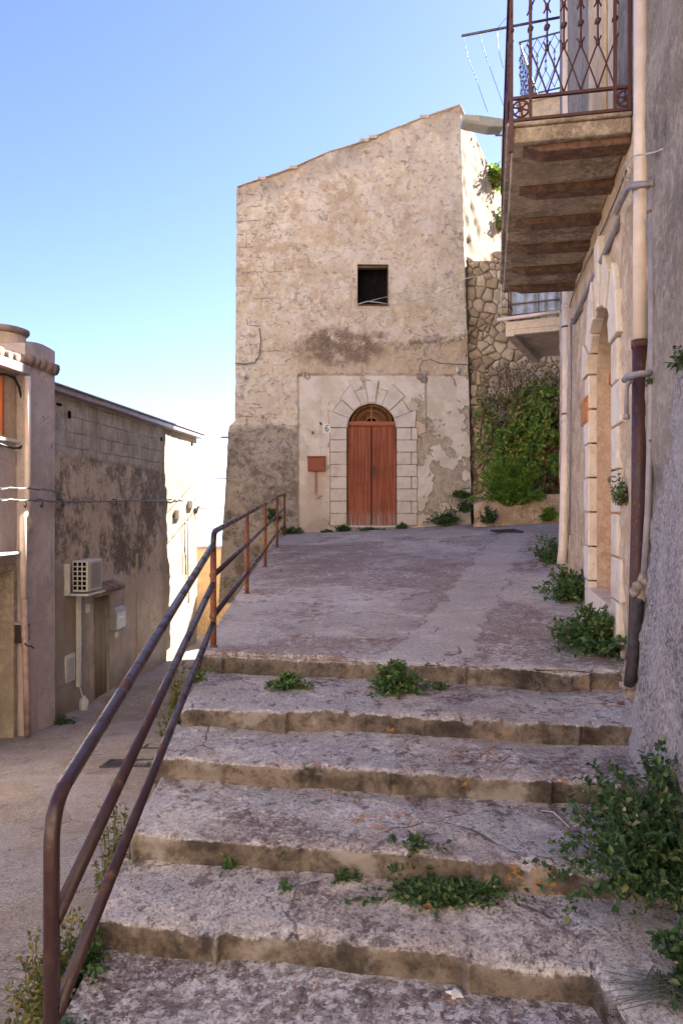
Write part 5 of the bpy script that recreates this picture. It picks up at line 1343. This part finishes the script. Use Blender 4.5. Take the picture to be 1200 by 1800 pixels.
# along the right wall
bush('wall_weed', R(5.5, .14, -1.08), (.36,.42,.36), 170, 34, .042, M['leaf'], 'rounded green weed cushion at the near doorway jamb', 'weed', 'weeds along the cream wall', seed=21, lean=(-.06,-.1,0))
bush('wall_weed', R(7.4, .12, -.93), (.36,.5,.36), 130, 30, .042, M['leaf'], 'spreading grey green weed just beyond the arched doorway', 'weed', 'weeds along the cream wall', seed=22, lean=(-.08,-.1,0))
bush('wall_weed', R(9.9, .12, -.78), (.32,.5,.42), 90, 26, .05, M['leaf'], 'weed clump behind the slim downpipe foot', 'weed', 'weeds along the cream wall', seed=23, flowers=.12)
bush('wall_weed', R(5.0, .05, .02), (.14,.16,.22), 34, 12, .028, M['leaf'], 'sprig rooted in the cream wall beside the near downpipe', 'weed', 'weeds along the cream wall', seed=24, smat=M['stem_b'], flowers=.1)
bush('wall_weed', Rp(1190, 650, .06), (.06,.08,.1), 14, 12, .026, M['leaf_d'], 'dark sprig on the grey wall at the right edge', 'weed', seed=25)
bush('wall_weed', at(1138, 675, 4.12), (.03,.05,.06), 10, 8, .02, M['leaf'], 'little sprig stuck between the downpipe and the conduit', 'weed', seed=26)
# foot of the house
for i, (x, y, d, rx, rz, lb_) in enumerate(((604,934,16.85,.22,.14,'leafy tuft left of the red-brown door'), (706,932,16.85,.22,.16,'leafy tuft right of the red-brown door'), (650,934,16.8,.4,.06,'thin line of weeds along the door threshold'), (782,924,16.75,.62,.42,'big weed clump at the right foot of the house'), (808,874,16.8,.3,.14,'weed patch on the ledge at the house corner'), (512,938,16.85,.35,.14,'weed at the wall behind the end of the handrail'), (575,938,16.85,.2,.05,'low weed between the door and the handrail'), (480,915,16.8,.25,.3,'weed behind the last handrail post'))):
    bush('house_weed', at(x, y, d), (rx, .25, rz), int(40+rx*60), 16, .06, M['leaf'] if i % 2 else M['leaf_d'], lb_, 'weed', 'weeds at the foot of the old house', seed=30+i)
# roof shrub
bush('roof_shrub', (4.05, 19.6, 8.55), (.62,.9,.75), 90, 22, .11, M['ivy'], 'leafy caper shrub hanging from the top of the sunlit side wall', 'shrub', seed=41, smat=M['stem_b'], lean=(.0,0,-.2))
bush('roof_shrub', (4.35, 20.2, 7.6), (.4,.6,.6), 50, 18, .1, M['ivy'], 'lower shoots of the caper shrub beside the balcony corner', 'shrub', seed=42, smat=M['stem_b'])
# ivy curtain
def curtain(name, xr, zr, n, ls, mat, label, cat, seed, yy=(16.75, 17.2), fl=0, stems=40, mask=None, wr=.75):
    rnd = random.Random(seed); t = thing(name, ((xr[0]+xr[1])/2, 17.2, zr[0]), label, cat); lm, fm, sm_ = MB(), MB(), MB()
    for i in range(n):
        for _ in range(20):
            x, z = rnd.uniform(*xr), rnd.uniform(*zr)
            q = NZ.noise(V3((x*1.3, seed, z*1.3)))*.8+NZ.noise(V3((x*4, seed, z*4)))*.5
            if q > rnd.uniform(-.55, .35) and (mask is None or mask(x, z)): break
        else: continue
        y = yy[1]-(yy[1]-yy[0])*clamp(.5+q*.9+rnd.uniform(-.3,.3))
        s = ls*rnd.uniform(.5, 1.2); dv = V3((rnd.gauss(0,.7), rnd.gauss(-.3,.4), rnd.gauss(-.5,.6)))
        if rnd.random() < fl: leaf(lm, V3((x,y,z)), dv, V3((rnd.gauss(0,.4), -1, .4)), s*.55, s*.45, m=1)
        else: leaf(lm, V3((x,y,z)), dv, V3((rnd.gauss(0,.4), -1, rnd.uniform(0,1))), s, s*wr)
    for i in range(stems):
        x = rnd.uniform(*xr); z = rnd.uniform(zr[0]+.3, zr[1]); pts = []
        if mask and not mask(x, z): continue
        for k in range(8): pts.append(V3((x, rnd.uniform(yy[0]+.1, yy[1]), z))); x += rnd.uniform(-.12,.12); z -= rnd.uniform(.05,.3); z = max(z, zr[0])
        sm_.tube(pts, .009, 4)
    obj('foliage', lm, [mat, M['dryfl']] if fl else mat, t); obj('stems', sm_, M['stem_b'], t, smooth=True)
def mk(x, z): return x > 3.45+.55*clamp((z-1.2)/1.2)*(0 if z < 1.6 else 1)-.25*(z < 1.8) and z < 2.75+.25*math.sin(x*3)
curtain('ivy', (3.5, 5.9), (.75, 3.05), 3600, .11, M['ivy'], 'dense ivy and creeper curtain covering the rubble wall', 'ivy', 51, fl=.05, mask=mk)
curtain('dry_creeper', (3.15, 5.8), (1.9, 3.35), 1300, .06, M['dryfl'], 'dry flowering creeper hanging from the top of the ivy', 'creeper', 52, yy=(16.7,17.1), fl=0, stems=70, mask=lambda x, z: z > 2.2 or x < 4.1)
curtain('dry_creeper', (3.1, 4.0), (1.0, 2.6), 420, .08, M['ivy'], 'sparse green creeper left of the dense ivy', 'creeper', 53, yy=(16.85,17.2), stems=10)
curtain('ivy', (3.25, 4.4), (.5, 2.7), 900, .09, M['ivy'], 'loose ivy shoots straggling over the bare stones left of the dense ivy', 'ivy', 57, yy=(16.8,17.25), stems=25, fl=.08)
curtain('dead_stems', (4.6, 5.8), (.2, 1.7), 500, .08, M['dead'], 'brown dead stems and leaves below the ivy at the right', 'dead creeper', 54, yy=(16.9,17.2), stems=60)
# feathery bright shrub
rnd = random.Random(61); t = thing('feathery_shrub', (3.75, 16.4, -.3), 'bright green feathery shrub in front of the ivy', 'shrub'); lm, sm_ = MB(), MB()
for i in range(210):
    a = rnd.uniform(0, 2*PI); el = rnd.uniform(.05, 1.5); r = rnd.uniform(.3, 1)
    b0 = V3((3.72+rnd.uniform(-.25,.25), 16.3, .0)); e = b0+V3((math.cos(a)*.85*math.cos(el)*r, math.sin(a)*.35*math.cos(el)*r-.1, math.sin(el)*1.0*r+.12))
    m1 = b0.lerp(e, .6)+UP*.2*r; pts = [b0.lerp(m1, k/8).lerp(m1.lerp(e, k/8), k/8) for k in range(9)]
    sm_.tube(pts, .008, 4)
    for k in range(2, 9):
        dd_ = (pts[k]-pts[k-1]).normalized()
        for s in range(9):
            sd = V3((rnd.gauss(0,1), rnd.gauss(0,1), rnd.gauss(0,.8))).normalized(); dv = dd_*.7+sd*.7
            leaf(lm, pts[k], dv, V3((0,-.6,1)), rnd.uniform(.06,.12), .022)
obj('foliage', lm, M['leaf_b'], t); obj('stems', sm_, M['stem'], t, smooth=True)
bush('planter_weed', (4.5, 16.12, -.28), (.35,.16,.35), 40, 14, .07, M['leaf_b'], 'green weed at the foot of the planter wall, right of the feathery shrub', 'weed', 'weeds by the planter wall', seed=62)
bush('planter_weed', (3.2, 16.05, -.33), (.3,.16,.4), 44, 14, .06, M['leaf_d'], 'dark weed on the crumbled left end of the planter wall', 'weed', 'weeds by the planter wall', seed=63)
bush('planter_weed', (2.75, 16.5, -.1), (.3,.2,.35), 40, 14, .06, M['leaf_d'], 'weed between the house corner and the planter wall', 'weed', 'weeds by the planter wall', seed=64)

# dry fallen leaves
pr = MB(); leaf(pr, V3((-.02,0,.006)), V3((1,.1,.15)), V3((0,0,1)), .05, .032, .5)
proto = obj('dry_leaf', pr, M['dead'], origin=(0,0,0)); random.seed(9)
spots = []
def drop(px, py, z): p = on(px, py, z); spots.append(p)
where = [('by the drain foot of the near downpipe', [(1085,1232),(1100,1236),(1070,1226),(1092,1240),(1110,1228),(1078,1236),(1104,1244)], -1.255),
         ('on the third tread at the right', [(975,1308),(995,1312),(1015,1315),(1035,1318),(1055,1316),(1072,1320),(1020,1308)], -1.405),
         ('among the creeping weed on the fifth tread', [(712,1565),(750,1600),(820,1565),(885,1568),(915,1565),(925,1562),(735,1580)], -1.70),
         ('by the dark bush on the fifth tread', [(1012,1630),(1110,1600),(1130,1618),(1105,1585),(1150,1610)], -1.735)]
first = True
for lbw, pts, z in where:
    for (x, y) in pts:
        p = on(x+random.uniform(-4,4), y+random.uniform(-3,3), z)
        o = proto if first else proto.copy()
        if not first: C.objects.link(o)
        first = False
        o.location = p; o.rotation_euler = (random.uniform(-.4,.4), random.uniform(-.3,.3), random.uniform(0, 6.3)); s = random.uniform(.7, 1.5); o.scale = (s, s, s)
        tag(o, 'curled brown dry leaf '+lbw, 'dry leaf', 'dry leaves '+lbw)
# paper scrap, blue bag, dead twig
mb = MB(); sphere(mb, on(800, 1757, -1.88)+UP*.012, .035, (1.1,.8,.6), 9, 6, .9, seed=4); tag(obj('crumpled_paper', mb, M['paper']), 'crumpled white paper scrap on the lowest step', 'paper')
mb = MB(); 
mb.grid(lambda u, v: on(1222, 1650, -1.75)+V3((u, v, .05+.05*fn((u*1, v, 9), 9, 4)-(u*u+v*v)*1.5)), [-.12+i*.015 for i in range(17)], [-.1+i*.015 for i in range(14)])
tag(obj('plastic_bag', mb, M['bag'], smooth=True), 'crumpled blue plastic bag under the bush at the right edge', 'bag')
mb = MB(); rnd = random.Random(71); b0 = on(1215, 1765, -1.73)
for i in range(46):
    a = rnd.uniform(2.1, 3.6); l = rnd.uniform(.1, .36); e = b0+V3((math.cos(a)*l, math.sin(a)*l*.8, rnd.uniform(.0,.06)))
    mb.tube([b0+V3((rnd.uniform(-.1,.1), rnd.uniform(-.1,.2), .02)), b0.lerp(e, .5)+UP*rnd.uniform(.01,.05), e], [.0022,.0018,.0008], 4)
tag(obj('dry_twig', mb, M['sprig'], smooth=True), 'grey needle-like dry sprig at the bottom right corner', 'twig')
mb = MB(); mb.tube([on(950, 1428, -1.53)+UP*.01, on(972, 1438, -1.54)+UP*.03, on(1000, 1458, -1.54)+UP*.01], .003, 5); tag(obj('dry_stalk', mb, M['wire'], smooth=True), 'thin pale straw on the fourth tread at the right', 'straw')

mb = MB(); mb.grid(lambda u, v: (u, v, -2.25+.02*fn((u, v, 0), .4, 3)), [-26+i*2 for i in range(24)], [-13+i*1.0 for i in range(10)])
tag(obj('added_square', mb, M['bld2'], smooth=True), kind='structure')  # unseen pale paving added to bounce sunlight toward the old house
# houses added round the square behind the viewpoint to bounce sun onto the facade
for i, (x0, wd, ht, dy, lb_) in enumerate(((-22, 10, 15, 0, 'added plain cream house farthest left, unseen behind the viewpoint'), (-12, 9, 17, -.6, 'added plain cream house left of centre, unseen behind the viewpoint'), (-3, 9, 19, .3, 'tallest added cream house, unseen behind the viewpoint'), (6, 12, 17, -.4, 'added plain cream house right of centre, unseen behind the viewpoint'))):
    t = thing('added_house', (x0+wd/2, -12+dy, -2.5), lb_, 'house', 'added unseen houses behind the viewpoint')
    mb = MB(); mb.box((x0, -20+dy, -4), (wd,0,0), (0,8,0), (0,0,ht+4)); obj('wall', mb, M['bounce_render'], t)
    mb = MB(); mb.box((x0-.2, -20.3+dy, ht), (wd+.4-.3,0,0), (0,8.6,0), (0,0,.25)); obj('roof', mb, M['tile'], t, bevel=.03)
    for zf in (.5, 4, 7.5):
        if zf+2 > ht: continue
        for k in range(3):
            xw = x0+1.2+k*(wd-3.3)/2
            mb = MB(); mb.box((xw, -12+dy, zf), (.9,0,0), (0,.05,0), (0,0,1.5)); wd_ = obj('window', mb, M['brown_door'], t)
            mb = MB(); mb.box((xw-.1, -12+dy, zf-.08), (1.1,0,0), (0,.14,0), (0,0,.08)); obj('sill', mb, M['marble'], wd_)
# ------------------------------------------------------------------ LIGHT, SKY, CAMERA
SAZ, SEL = math.radians(48), math.radians(33)        # azimuth measured from +Y towards +X
sd = V3((math.sin(SAZ)*math.cos(SEL), math.cos(SAZ)*math.cos(SEL), math.sin(SEL)))
sun = bpy.data.lights.new('sun', 'SUN'); sun.energy = 5; sun.angle = math.radians(.5); sun.color = (1, .93, .82)
so = bpy.data.objects.new('sun', sun); C.objects.link(so); so.rotation_euler = (-sd).to_track_quat('-Z', 'Y').to_euler(); so.location = (10, 10, 30)
w = bpy.data.worlds.new('World'); bpy.context.scene.world = w; w.use_nodes = True; nt = w.node_tree; bg = nt.nodes['Background']
sky = nt.nodes.new('ShaderNodeTexSky'); sky.sky_type = 'NISHITA'; sky.sun_disc = False; sky.sun_elevation = SEL; sky.sun_rotation = SAZ
sky.air_density = 1.0; sky.dust_density = 1.3; sky.ozone_density = 4.5; sky.altitude = 1800
tint = nt.nodes.new('ShaderNodeMix'); tint.data_type = 'RGBA'; tint.blend_type = 'MULTIPLY'; tint.inputs[0].default_value = 1; tint.inputs[7].default_value = (1.04, .88, .99, 1)
nt.links.new(sky.outputs[0], tint.inputs[6]); nt.links.new(tint.outputs[2], bg.inputs[0]); bg.inputs[1].default_value = .052
cam = bpy.data.cameras.new('camera'); co = bpy.data.objects.new('camera', cam); C.objects.link(co)
cam.sensor_fit = 'VERTICAL'; cam.sensor_height = 36; cam.lens = F0/1800*36; cam.shift_y = -7/1800; cam.clip_end = 200000; cam.clip_start = .05
co.location = (0,0,0); co.rotation_euler = (PI/2, 0, 0)
sc = bpy.context.scene; sc.camera = co
sc.view_settings.view_transform = 'Standard'; sc.view_settings.look = 'None'; sc.view_settings.exposure = 2.9; sc.view_settings.gamma = 1
